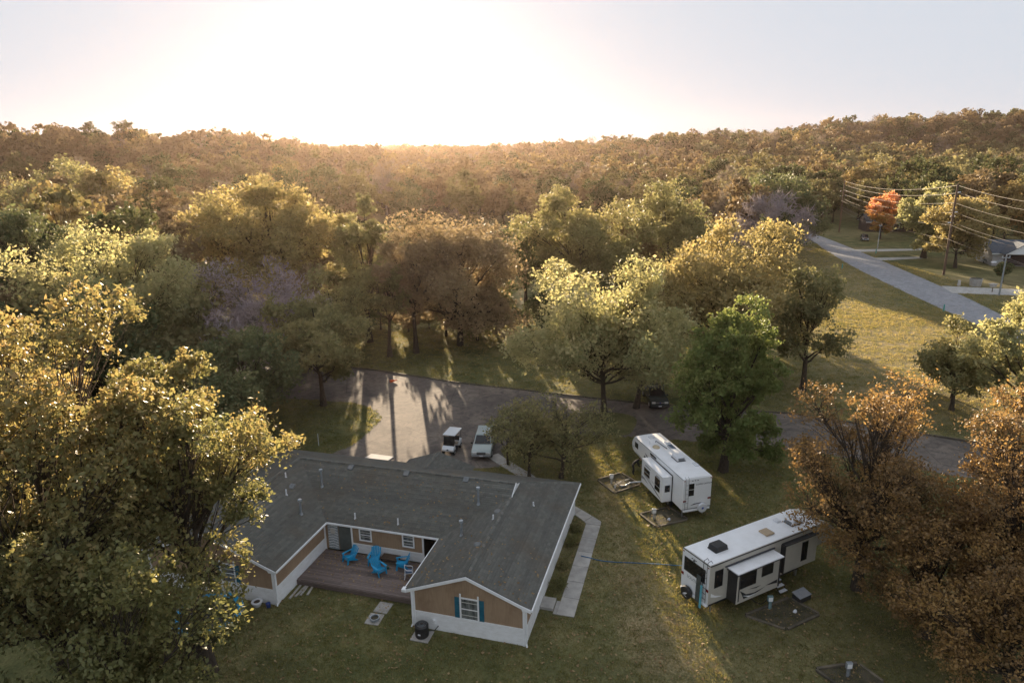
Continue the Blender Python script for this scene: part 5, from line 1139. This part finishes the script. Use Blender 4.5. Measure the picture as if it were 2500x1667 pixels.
# name, x, y, height, crown radius, crown base, leaves, extra, label
TREES = [
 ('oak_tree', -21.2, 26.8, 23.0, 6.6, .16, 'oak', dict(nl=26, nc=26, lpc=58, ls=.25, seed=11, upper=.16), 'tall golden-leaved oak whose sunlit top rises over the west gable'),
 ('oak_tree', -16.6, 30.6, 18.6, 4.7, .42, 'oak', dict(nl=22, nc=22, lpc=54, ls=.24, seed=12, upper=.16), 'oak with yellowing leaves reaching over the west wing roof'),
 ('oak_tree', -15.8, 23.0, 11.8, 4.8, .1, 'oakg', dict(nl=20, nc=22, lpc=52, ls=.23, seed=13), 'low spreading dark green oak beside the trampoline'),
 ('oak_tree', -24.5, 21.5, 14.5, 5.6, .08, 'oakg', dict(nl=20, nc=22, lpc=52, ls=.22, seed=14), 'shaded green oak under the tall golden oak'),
 ('oak_tree', 21.5, 37.0, 14.3, 5.6, .04, 'rust', dict(nl=28, nc=26, lpc=32, ls=.19, seed=21, twig=2), 'rusty brown tree whose thin branches hang over the cream camper'),
 ('oak_tree', 27.8, 32.8, 14.8, 5.6, .02, 'rust', dict(nl=30, nc=26, lpc=36, ls=.19, seed=22, twig=2), 'taller rusty tree standing past the nose of the cream camper'),
 ('oak_tree', 24.2, 27.8, 9.6, 4.8, .04, 'rust', dict(nl=26, nc=22, lpc=38, ls=.18, seed=23, twig=2), 'low rusty tree on the dark lawn near the lone bed'),
 ('oak_tree', 23.2, 32.6, 8.4, 4.2, .0, 'rust', dict(nl=24, nc=20, lpc=34, ls=.18, seed=24, twig=2), 'dark low brown tree between the taller rusty trees'),
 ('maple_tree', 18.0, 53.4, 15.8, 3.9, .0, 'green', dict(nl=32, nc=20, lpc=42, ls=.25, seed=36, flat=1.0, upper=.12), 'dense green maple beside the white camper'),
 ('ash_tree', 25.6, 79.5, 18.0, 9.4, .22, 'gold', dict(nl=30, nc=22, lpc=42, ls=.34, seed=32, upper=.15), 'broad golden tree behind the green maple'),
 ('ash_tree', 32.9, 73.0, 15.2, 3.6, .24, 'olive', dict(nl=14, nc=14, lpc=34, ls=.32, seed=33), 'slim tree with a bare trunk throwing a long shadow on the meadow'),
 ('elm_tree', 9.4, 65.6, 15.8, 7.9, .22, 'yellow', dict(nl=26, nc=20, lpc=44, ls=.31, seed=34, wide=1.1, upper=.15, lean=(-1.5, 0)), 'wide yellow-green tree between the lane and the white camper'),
 ('elm_tree', 13.2, 68.4, 13.4, 4.8, .16, 'yellow', dict(nl=16, nc=16, lpc=42, ls=.3, seed=35, lean=(1.5, 0)), 'leaning yellow tree over the pickup truck'),
 ('redbud_tree', 1.3, 52.6, 7.4, 2.7, .34, 'olive', dict(nl=16, nc=18, lpc=15, ls=.2, seed=41, tr=.13), 'small olive tree on the footpath behind the house'),
 ('redbud_tree', 4.0, 52.6, 7.6, 3.3, .2, 'olive', dict(nl=16, nc=18, lpc=14, ls=.2, seed=42, tr=.17, lean=(.9, .6)), 'small leaning olive tree behind the north-east roof corner'),
 ('redbud_tree', -.5, 55.2, 5.2, 1.7, .42, 'olive', dict(nl=10, nc=14, lpc=4, ls=.2, seed=43, tr=.1, cl=.3), 'small thin olive tree beside the silver-green car'),
 ('linden_tree', -20.8, 70.4, 14.0, 5.0, .26, 'olive', dict(nl=18, nc=18, lpc=40, ls=.34, seed=44), 'grey-green tree on the tip of the lawn island'),
 ('linden_tree', -25.5, 62.0, 11.0, 4.6, .16, 'dark', dict(nl=16, nc=16, lpc=40, ls=.32, seed=45), 'dark bushy tree on the lawn island behind the west wing'),
 ('linden_tree', -25.0, 53.0, 9.5, 4.2, .12, 'dark', dict(nl=16, nc=16, lpc=40, ls=.3, seed=46), 'dark low tree close behind the west wing roof'),
 ('walnut_tree', 48.2, 60.5, 13.8, 3.7, .2, 'yellow', dict(nl=18, nc=16, lpc=36, ls=.3, seed=47), 'pale yellow tree at the near corner of the meadow'),
 ('walnut_tree', 45.8, 66.5, 9.4, 3.2, .25, 'olive', dict(nl=14, nc=14, lpc=30, ls=.28, seed=48), 'small green tree with dark limbs beside the meadow corner'),
 ('hackberry_tree', -7.4, 93.5, 19.8, 8.4, .0, 'brown', dict(nl=28, nc=20, lpc=40, ls=.4, seed=51), 'huge brown-leaved tree rising beyond the far lane'),
 ('oak_tree', -35.5, 100, 24.4, 10.0, .2, 'gold', dict(nl=34, nc=20, lpc=38, ls=.46, seed=52), 'tallest bronze-gold tree beyond the far lane'),
 ('poplar_tree', -20.8, 96, 21.8, 4.0, .2, 'olive', dict(nl=18, nc=16, lpc=36, ls=.42, seed=53, flat=1.1), 'tall narrow hazy tree beside the bronze-gold tree'),
 ('locust_tree', -43.5, 75, 19.8, 8.4, .22, 'yellow', dict(nl=30, nc=20, lpc=40, ls=.36, seed=54, upper=.2), 'feathery pale yellow tree beyond the golden oak'),
 ('linden_tree', -59.5, 84, 22.4, 5.4, .15, 'dark', dict(nl=22, nc=18, lpc=40, ls=.4, seed=55), 'dark green tree beside the feathery yellow tree'),
 ('elm_tree', -29.0, 76, 15.4, 7.0, .1, 'grey', dict(nl=26, nc=22, lpc=22, ls=.5, seed=56, asp=.22, bare=True, bark=BARKG), 'almost leafless grey twiggy tree in front of the bronze-gold tree'),
 ('elm_tree', 11.6, 110, 21.0, 7.4, .2, 'olive', dict(nl=26, nc=18, lpc=38, ls=.44, seed=57, upper=.15), 'tall olive tree with a pointed top beyond the yellow tree'),
 ('elm_tree', 29.0, 124, 20.8, 8.6, .22, 'olive', dict(nl=26, nc=18, lpc=38, ls=.46, seed=58), 'wide rounded olive tree at the edge of the field'),
 ('linden_tree', 2.6, 118, 16.8, 4.4, .1, 'dark', dict(nl=16, nc=16, lpc=34, ls=.42, seed=59), 'smaller dark tree tucked beside the huge brown tree'),
 ('linden_tree', -22.5, 84.5, 12.5, 4.6, .1, 'olive', dict(nl=18, nc=16, lpc=22, ls=.34, seed=60), 'thin olive tree on the verge of the far lane'),
 ('elm_tree', 62.5, 164, 15.6, 8.0, .1, 'grey', dict(nl=26, nc=16, lpc=9, ls=2.6, seed=61, asp=.05, bare=True, bark=BARKW, tr=.5), 'bare pale tree at the top of the meadow'),
 ('elm_tree', 71.5, 186, 20.6, 10.5, .1, 'dark', dict(nl=26, nc=16, lpc=32, ls=.6, seed=62), 'massive dark green tree where the road disappears'),
 ('maple_tree', 107.5, 199, 13.6, 4.6, .12, 'orange', dict(nl=16, nc=14, lpc=32, ls=.5, seed=63, upper=.4), 'small bright orange maple across the road'),  # strong upper tint puts the sunlit golden-pink top into the leaf colour
 ('maple_tree', 99.7, 164, 17.6, 6.0, .2, 'yellow', dict(nl=22, nc=16, lpc=34, ls=.5, seed=64, tr=.55), 'tall pale yellow tree beside the tall power pole'),
 ('maple_tree', 98.6, 150, 15.8, 6.6, .18, 'gold', dict(nl=22, nc=16, lpc=34, ls=.5, seed=65, upper=.25), 'orange-tinged tree on the lawn by the blue-roofed house'),
 ('spruce_tree', 97.2, 132.8, 4.6, 1.3, .3, 'dark', dict(nl=12, nc=10, lpc=26, ls=.4, seed=66), 'small dark tree on the lawn beside the street pole'),
 ('linden_tree', -13.2, 90, 17.0, 4.4, .5, 'brown', dict(nl=18, nc=16, lpc=34, ls=.4, seed=71), 'straight brown tree whose trunk throws a bar of shadow on the lane'),
 ('linden_tree', -16.6, 88.6, 14.2, 3.4, .55, 'olive', dict(nl=14, nc=14, lpc=30, ls=.38, seed=72), 'slender olive tree standing beside the straight brown tree'),
 ('maple_tree', 139, 197, 15.5, 6.0, .1, 'orange', dict(nl=18, nc=14, lpc=30, ls=.55, seed=73), 'larger orange maple beyond the blue-roofed house'),
 ('sycamore_tree', -121, 190, 27.6, 11.5, .3, 'olive', dict(nl=26, nc=14, lpc=26, ls=.7, seed=67, bark=BARKW, tr=.55), 'tall sycamore with pale bare limbs in the wood'),
 ('sycamore_tree', -107, 184, 24.5, 7.5, .38, 'gold', dict(nl=18, nc=14, lpc=26, ls=.7, seed=68, bark=BARKW, tr=.5), 'smaller sycamore with white trunk and golden top in the wood'),
]
for nm, x, y, h, rc, cb, lf, kw, lb in TREES:
    kw = dict(kw); seed = kw.pop('seed')
    if y > 50: rc *= 1.14; cb *= .72; kw['nc'] = int(kw['nc'] * 1.25); kw['lpc'] = int(kw['lpc'] * (1 if kw.get('bare') else 1.45))
    elif rc > 3: kw['ls'] *= .82; kw['nc'] = int(kw['nc'] * 1.5)
    kw.setdefault('cl', .25 if y < 45 else .34)
    put_tree(nm, gen_tree(seed, h, rc, cb, leaf=lf, org=(x, y, 0), **kw), (x, y, float(terrain(x, y)) - .05), lb, rz=0)

for i, (x, y, h, rc, lf) in enumerate(((.75, 5.6, .7, .5, 'oakg'), (.7, 7.9, .55, .42, 'olive'), (.62, 10.6, .8, .5, 'oakg'), (.6, 12.6, .5, .4, 'olive'))):
    put_tree('shrub', gen_tree(90 + i, h, rc, .05, leaf=lf, nl=8, nc=8, lpc=26, ls=.07, tr=.02), hw(x, y), ('low green shrub beside the doorstep', 'small olive shrub second along the east wall from the doorstep', 'fuller green shrub third along the east wall from the doorstep', 'little olive shrub where the footpath bends by the east wall')[i], 'shrub', 'shrubs along the east wall')

# woodland trees: a few models, each copied tree its own object
KINDS = [('brown', 'brown-leaved woodland tree in the wood beyond the field', dict(nl=16, nc=11, lpc=30, ls=.75)), ('olive', 'olive-leaved woodland tree in the wood beyond the field', dict(nl=16, nc=11, lpc=30, ls=.72)),
         ('dark', 'dark green woodland tree in the wood beyond the field', dict(nl=15, nc=11, lpc=30, ls=.72)), ('yellow', 'pale yellow woodland tree in the wood beyond the field', dict(nl=16, nc=11, lpc=30, ls=.72)),
         ('grey', 'bare grey-brown woodland tree in the wood beyond the field', dict(nl=18, nc=10, lpc=18, ls=1.7, asp=.05, bare=True, bark=BARKG)), ('gold', 'golden-leaved woodland tree in the wood beyond the field', dict(nl=16, nc=11, lpc=30, ls=.72))]
protos = {}
for i, (lf, lb, kw) in enumerate(KINDS):
    for j in range(2): protos[lf, j] = gen_tree(200 + i * 10 + j, 17, 6.4 if lf != 'grey' else 5.6, .14, leaf='far_' + lf, **kw)
rw = np.random.RandomState(5)
def darts(n, box, sp, ok, have):
    out = []; tries = 0
    while len(out) < n and tries < n * 60:
        tries += 1; x = rw.uniform(box[0], box[1]); y = rw.uniform(box[2], box[3])
        if abs(math.degrees(math.atan2(x, y))) > 41 or not ok(x, y): continue
        if all((x - a) ** 2 + (y - b) ** 2 > sp * sp for a, b in have): out.append((x, y)); have.append((x, y))
    return out
have = [(t[1], t[2]) for t in TREES if t[2] > 90]
WOOD = [(86, (-235, -62, 112, 330), 11.5, lambda x, y: x < -60 - .15 * (y - 112), 'brown olive grey dark brown gold'.split()),
        (74, (-95, 75, 228, 335), 11.5, lambda x, y: y > 240 or x < 0, 'brown brown grey olive dark'.split()),
        (22, (36, 76, 150, 222), 9.5, lambda x, y: x > 57 and x < 40 + (y - 120) * .36, 'dark olive brown grey'.split()),
        (96, (84, 275, 188, 335), 11.5, lambda x, y: (x > 122 or y > 226) and not (88 < x < 106 and y < 222), 'olive dark yellow dark olive gold brown'.split()),
        (20, (118, 175, 128, 190), 11, lambda x, y: x > 128 and not (x < 132 and y < 165), 'olive dark gold brown'.split()),
        (8, (-100, -66, 66, 112), 11, lambda x, y: True, 'dark olive brown'.split())]
base_ent = {}
for n, box, sp, ok, kinds in WOOD:
    for x, y in darts(n, box, sp, ok, have):
        lf = kinds[rw.randint(len(kinds))]; j = rw.randint(2); lb = dict((k[0], k[1]) for k in KINDS)[lf]
        s = rw.uniform(.78, 1.2)
        if x > -5 and x < 80 and y > 225: s = min(s, .86)
        if 36 < x < 80 and y < 222: lb = lb.replace('in the wood beyond the field', 'between the field and the road')
        elif x > 84: lb = lb.replace('in the wood beyond the field', 'behind the lawns across the road')
        elif x < -55: lb = lb.replace('in the wood beyond the field', 'in the wood on the flank of the hill')
        put_tree('woodland_tree', protos[lf, j], (x, y, float(terrain(x, y)) - .1), lb, 'tree', lb.replace('tree', 'trees', 1), s, rw.uniform(0, 6.28), s * rw.uniform(.85, 1.15))

EXTRA = [(-33, 68, .75, 'olive', 'olive tree deep in the thicket west of the lawn island'), (-39, 62, .8, 'dark', 'dark tree in the thicket beside the lawn island'), (-31.5, 57, .6, 'dark', 'low dark tree hard behind the west wing'),
 (-46, 66, .8, 'olive', 'olive tree in front of the feathery yellow tree'), (-53, 70, .9, 'brown', 'brown tree in front of the dark green tree'), (-27, 88, .72, 'brown', 'brown tree under the bronze-gold tree'), (-47, 92, 1.0, 'brown', 'brown tree between the feathery and the bronze-gold trees'),
 (-26, 95, .6, 'olive', 'small olive tree at the foot of the narrow hazy tree'), (-58, 102, 1.1, 'dark', 'dark tree behind the feathery yellow tree'), (-12.5, 131, .42, 'brown', 'brown tree standing in the field behind the huge brown tree'), (-31.5, 114, .9, 'brown', 'brown tree in the field behind the narrow hazy tree'), (-5, 95.8, .5, 'brown', 'low brown tree at the foot of the huge brown tree'), (-9.8, 98.5, .55, 'brown', 'rounded brown tree close behind the huge brown tree'), (-2.4, 99.5, .5, 'olive', 'rounded olive tree close behind the huge brown tree'), (-20, 136, .5, 'olive', 'low olive tree out in the field'), (-27.5, 141, .5, 'brown', 'low brown tree out in the field'), (-15, 150, .55, 'dark', 'low dark tree far out in the field'), (-34, 124, 1.0, 'olive', 'olive tree in the field behind the bronze-gold tree'), (-46, 112, 1.05, 'brown', 'broad brown tree at the corner of the field'), (14, 96, .55, 'olive', 'short olive tree between the yellow tree and the pointed olive tree'), (18, 88, .5, 'yellow', 'short yellow tree behind the leaning yellow tree'), (34, 112, .7, 'olive', 'olive tree at the head of the meadow'), (60, 154, .7, 'dark', 'dark tree beside the bare pale tree'), (-38, 82, .8, 'olive', 'olive tree behind the grey twiggy tree'), (-51, 60, .8, 'dark', 'dark tree below the brown thicket tree'), (-60, 66, .9, 'olive', 'olive tree under the second dark green tree'), (8, 124, .8, 'olive', 'olive tree in the field behind the pointed olive tree'),
 (19, 105, .62, 'olive', 'short olive tree at the foot of the pointed olive tree'), (20.5, 120, .8, 'brown', 'brown tree between the two tall olive trees'),
 (24, 94, .7, 'olive', 'olive tree behind the broad golden tree'),  (4.5, 99, .4, 'dark', 'low dark bush-like tree beside the huge brown tree'), (-66, 92, 1.05, 'dark', 'second dark green tree beyond the feathery tree'),
 (-36, 50, .62, 'dark', 'dark tree beyond the west wing wall'), (-30, 47, .5, 'olive', 'low olive tree at the west wing wall'), (-42, 54, .8, 'olive', 'olive tree on the slope past the west wing'), (-34, 40, .75, 'dark', 'dark tree between the west wing and the tall golden oak'), (48, 70, .45, 'yellow', 'little yellow tree where the lane meets the meadow')]
for x, y, s, lf, lb in EXTRA:
    put_tree('thicket_tree', protos[lf, rw.randint(2)], (x, y, -.1), lb, 'tree', None, s, rw.uniform(0, 6.28), s * 1.02)
for i in range(10):  # low row added to shade the clearing and close the view of it
    x = -27 + i * 3.5 + rw.uniform(-.7, .7); y = 102.5 + rw.uniform(-1.5, 1.5); lf = ('brown', 'olive', 'dark')[i % 3]; s = rw.uniform(.19, .27)
    put_tree('shade_shrub', protos[lf, i % 2], (x, y, -.05), 'leafy shrub in the row added to shade the clearing by the field', 'shrub', 'shrubs added to shade the clearing', s * 1.5, rw.uniform(0, 6.28), s)
# skyline trees on the hill
for i, (x, y, s, lf, lb) in enumerate(((-254, 432, 1.3, 'dark', 'rounded dark tree standing up on the hill skyline'), (-233, 436, 1.35, 'dark', 'broad dark tree beside the rounded one on the hill skyline'), (-213, 440, .8, 'brown', 'small ragged tree on the hill skyline'), (-290, 430, 1.0, 'grey', 'bare tree on the hill skyline'), (-308, 426, .95, 'dark', 'flat-topped dark tree on the hill skyline'))):
    put_tree('woodland_tree', protos[lf, i % 2], (x, y, float(terrain(x, y)) - .3), lb, 'tree', None, s, i * 1.3, s * .95)

# far woods: one mass
def lib(name, meshes):
    c = bpy.data.collections.new(name)
    for i, me in enumerate(meshes):
        o = bpy.data.objects.new('%s_%02d' % (name, i), me); c.objects.link(o)
    return c
lows = []
for i, lf in enumerate(('brown', 'olive', 'brown', 'dark', 'gold', 'grey', 'olive', 'yellow')):
    tm, cm = gen_tree(300 + i, 15, 6.2, .05, leaf='far_' + lf, nl=15, nc=7, lpc=11, ls=1.3, twig=False, asp=.7 if lf != 'grey' else .12)
    lows.append(cm)
far_coll = lib('canopy', lows)
def grid_pts(r0, r1, sp):
    n = int((r1 * 2) / sp); out = []
    X = rw.uniform(-r1 * .72, r1 * .72, int(1.44 * r1 * (r1 - r0 * .5) / sp ** 2)); Y = rw.uniform(r0 * .55, r1, len(X))
    d = np.hypot(X, Y); a = np.degrees(np.arctan2(X, Y)); k = (d > r0) & (d < r1) & (np.abs(a) < 42) & (Y > 332) & (np.abs(X) < 1230)
    return np.stack((X[k], Y[k]), -1)
FP = [grid_pts(330, 620, 7.6), grid_pts(620, 1050, 9.5), grid_pts(1050, 1440, 12)]
P = np.concatenate(FP); sc_f = np.concatenate([np.full(len(p), s) for p, s in zip(FP, (.95, 1.0, 1.1))]) * (.55 + .8 * rw.rand(len(P)) ** 2)
Z = terrain(P[:, 0], P[:, 1]); pick = rw.randint(0, 8, len(P)); pick = np.where((P[:, 0] < 150) & (pick == 7), 0, pick); pick = np.where((P[:, 0] < 0) & (rw.rand(len(P)) < .35), 0, pick); hillr = (P[:, 0] > 180) & (P[:, 1] > 620); pick = np.where(hillr & (rw.rand(len(P)) < .7), rw.choice((0, 3, 5), len(P)), pick)
forest = scatter_obj('forest', np.column_stack((P, Z - .4)), pick, rw.uniform(0, 6.28, len(P)), np.stack((sc_f, sc_f, sc_f * rw.uniform(.85, 1.15, len(P))), -1), far_coll)
tag(forest, 'autumn wood of brown and olive trees covering the far hills', 'forest', kind='stuff')

# ------------------------------------------------------------------ grass, fallen leaves
def tuft(seed, n=9, spread=.11, hh=.1):
    r = np.random.RandomState(seed); V = []; T = []
    for i in range(n):
        b = r.normal(0, spread, 2); a = r.rand() * 6.28; w_ = .012 + .008 * r.rand(); d = np.array((math.cos(a), math.sin(a))); t = b + r.normal(0, .045, 2); H_ = hh * (.5 + .9 * r.rand())
        k = len(V); V += [(*(b - d * w_), -.01), (*(b + d * w_), -.01), (*t, H_)]; T.append((k, k + 1, k + 2))
    return np_mesh('tuft', np.array(V), None, np.array(T), mat=GRASS, tint=r.rand(n))
def grass_mat():
    t = NT('grass_blade'); oi = t.n('ShaderNodeObjectInfo'); p = t.pos(); nz = t.noise(p, .3, 4, .6)
    sp_ = t.n('ShaderNodeSeparateXYZ'); t.l(p, sp_.inputs[0]); mr = t.n('ShaderNodeMapRange'); t.l(sp_.outputs[0], mr.inputs[0]); mr.inputs[1].default_value = 36; mr.inputs[2].default_value = 46; mr.inputs[3].default_value = 0; mr.inputs[4].default_value = .16
    f = t.math('ADD', t.math('ADD', t.math('MULTIPLY', oi.outputs['Random'], .45), t.math('MULTIPLY', nz, .6)), mr.outputs[0])
    c = t.ramp(f, [(.2, (.095, .105, .042)), (.45, (.165, .168, .062)), (.65, (.26, .225, .10)), (.85, (.36, .295, .165))]); t.base(c); t.b.inputs['Roughness'].default_value = .7; t.b.inputs['Specular IOR Level'].default_value = .25
    tr_ = t.n('ShaderNodeBsdfTranslucent'); t.l(t.mix(1, c, (1.5, 1.4, .8), 'MULTIPLY'), tr_.inputs[0]); ms = t.n('ShaderNodeMixShader'); ms.inputs[0].default_value = .45
    t.l(t.b.outputs[0], ms.inputs[1]); t.l(tr_.outputs[0], ms.inputs[2]); t.l(ms.outputs[0], t.out.inputs[0]); return t.m
GRASS = grass_mat()
gcol = lib('tuft', [tuft(i) for i in range(5)])
foot = [tuple(hw(x, y)[:2]) for x, y in ((-25.1, -.5), (-15.7, -.5), (-15.7, 1.7), (-6.7, 1.7), (-6.7, -.1), (.05, -.1), (.05, 15), (-25.1, 15))]
walk = [tuple(hw(x, y)[:2]) for x, y in ((.0, 3), (2.25, 3), (2.22, 14.3), (-.4, 16.2), (-.8, 15.3), (1.1, 13.6), (1.1, 4.4), (0, 4.4))]
PADS = [[(7.0, 52.0), (8.1, 49.7), (10.5, 51.1), (9.2, 53.2)], [(9.5, 46.4), (10.4, 44.5), (13.0, 45.5), (12.0, 47.4)], [(13.6, 34.6), (15.6, 33.3), (18.1, 34.6), (16.9, 36.2)], [(15.9, 30.2), (16.8, 28.6), (19.1, 29.2), (18.4, 30.6)]]
road_poly = rl + rr_[::-1]
def lawn_pts(n, box):
    P = np.stack((rw.uniform(box[0], box[1], n), rw.uniform(box[2], box[3], n)), -1)
    k = (np.abs(np.degrees(np.arctan2(P[:, 0], P[:, 1]))) < 40) & ~inside(P, foot) & ~inside(P, walk) & ~inside(P, parking_poly) & ~inside(P, road_poly)
    for q in DRVP: k &= ~inside(P, q)
    for q in PADS[:2]: k &= ~inside(P, q) | (rw.rand(len(P)) < .35)
    return P[k]
GP = [lawn_pts(62000, (-22, 34, 26, 62)), lawn_pts(42000, (-34, 72, 60, 112)), lawn_pts(20000, (30, 90, 100, 190))]
P = np.concatenate(GP); s = np.concatenate([np.full(len(p), v) for p, v in zip(GP, (.9, 1.5, 2.2))]) * rw.uniform(.7, 1.3, len(P))
grass = scatter_obj('grass', np.column_stack((P, np.zeros(len(P)))), rw.randint(0, 5, len(P)), rw.uniform(0, 6.28, len(P)), np.stack((s, s, s ** .6), -1), gcol)
tag(grass, 'short mown grass with dry patches round the house', 'grass', kind='stuff')
LITTER = leaf_mat('leaf_litter', [(.16, .10, .05), (.27, .18, .09), (.36, .26, .14), (.20, .11, .05)], .2, .7, .2)
P = np.concatenate((lawn_pts(9000, (-22, 34, 26, 60)), lawn_pts(1500, (-30, 45, 56, 80)))); n = len(P)
dk = np.array([tuple(hw(x, y, .408)) for x, y in zip(rw.uniform(-15.6, -7.2, 420), 1.9 + 3.4 * rw.rand(420) ** .6)])
rx = rw.uniform(-20, -3.4, 260); ry = rw.uniform(5.6, 10, 260); k_ = rx < -15.5 - (ry - 5.4); rf1 = np.array([tuple(hw(x, y, 2.55 + .4 * (y - 5.4))) for x, y in zip(rx[~k_], ry[~k_])])
rx = rw.uniform(-7, .3, 200); ry = rw.uniform(0, 8, 200); k_ = ry < 5.2; rf2 = np.array([tuple(hw(x, y, 4.05 - .4 * abs(x + 3.4))) for x, y in zip(rx[k_], ry[k_])])
C3 = np.concatenate((np.column_stack((P, np.full(n, .07))), dk, rf1, rf2)); n = len(C3)
a = rw.uniform(0, 6.28, n); sz_ = rw.uniform(.04, .10, n)[:, None]; u = np.column_stack((np.cos(a), np.sin(a), rw.normal(0, .3, n))) * sz_; v = np.column_stack((-np.sin(a), np.cos(a), rw.normal(0, .3, n))) * sz_ * .7
me = np_mesh('fallen_leaves', np.stack((C3 - u, C3 + v, C3 + u, C3 - v), 1).reshape(-1, 3), np.arange(n * 4).reshape(-1, 4), mat=LITTER, tint=rw.rand(n))
fl = bpy.data.objects.new('fallen_leaves', me); C.objects.link(fl); tag(fl, 'dry tan leaves scattered over lawn and deck', 'leaves', kind='stuff')

# ------------------------------------------------------------------ haze
hzm = bpy.data.materials.new('haze'); hzm.use_nodes = True; ht = hzm.node_tree
for n_ in list(ht.nodes):
    if n_.type != 'OUTPUT_MATERIAL': ht.nodes.remove(n_)
pv = ht.nodes.new('ShaderNodeVolumePrincipled'); pv.inputs['Color'].default_value = (1, .74, .60, 1); pv.inputs['Density'].default_value = .000038; pv.inputs['Anisotropy'].default_value = .72  # warm tint of the haze stands in for lens veil over the woods
ht.links.new(pv.outputs[0], [n_ for n_ in ht.nodes if n_.type == 'OUTPUT_MATERIAL'][0].inputs['Volume'])
hz_ = MB().box(-1260, 1260, -260, 1490, -2, 78).build('haze', hzm); tag(hz_, 'thin haze over the valley, tinted warm like the lens veil', 'haze', kind='stuff')
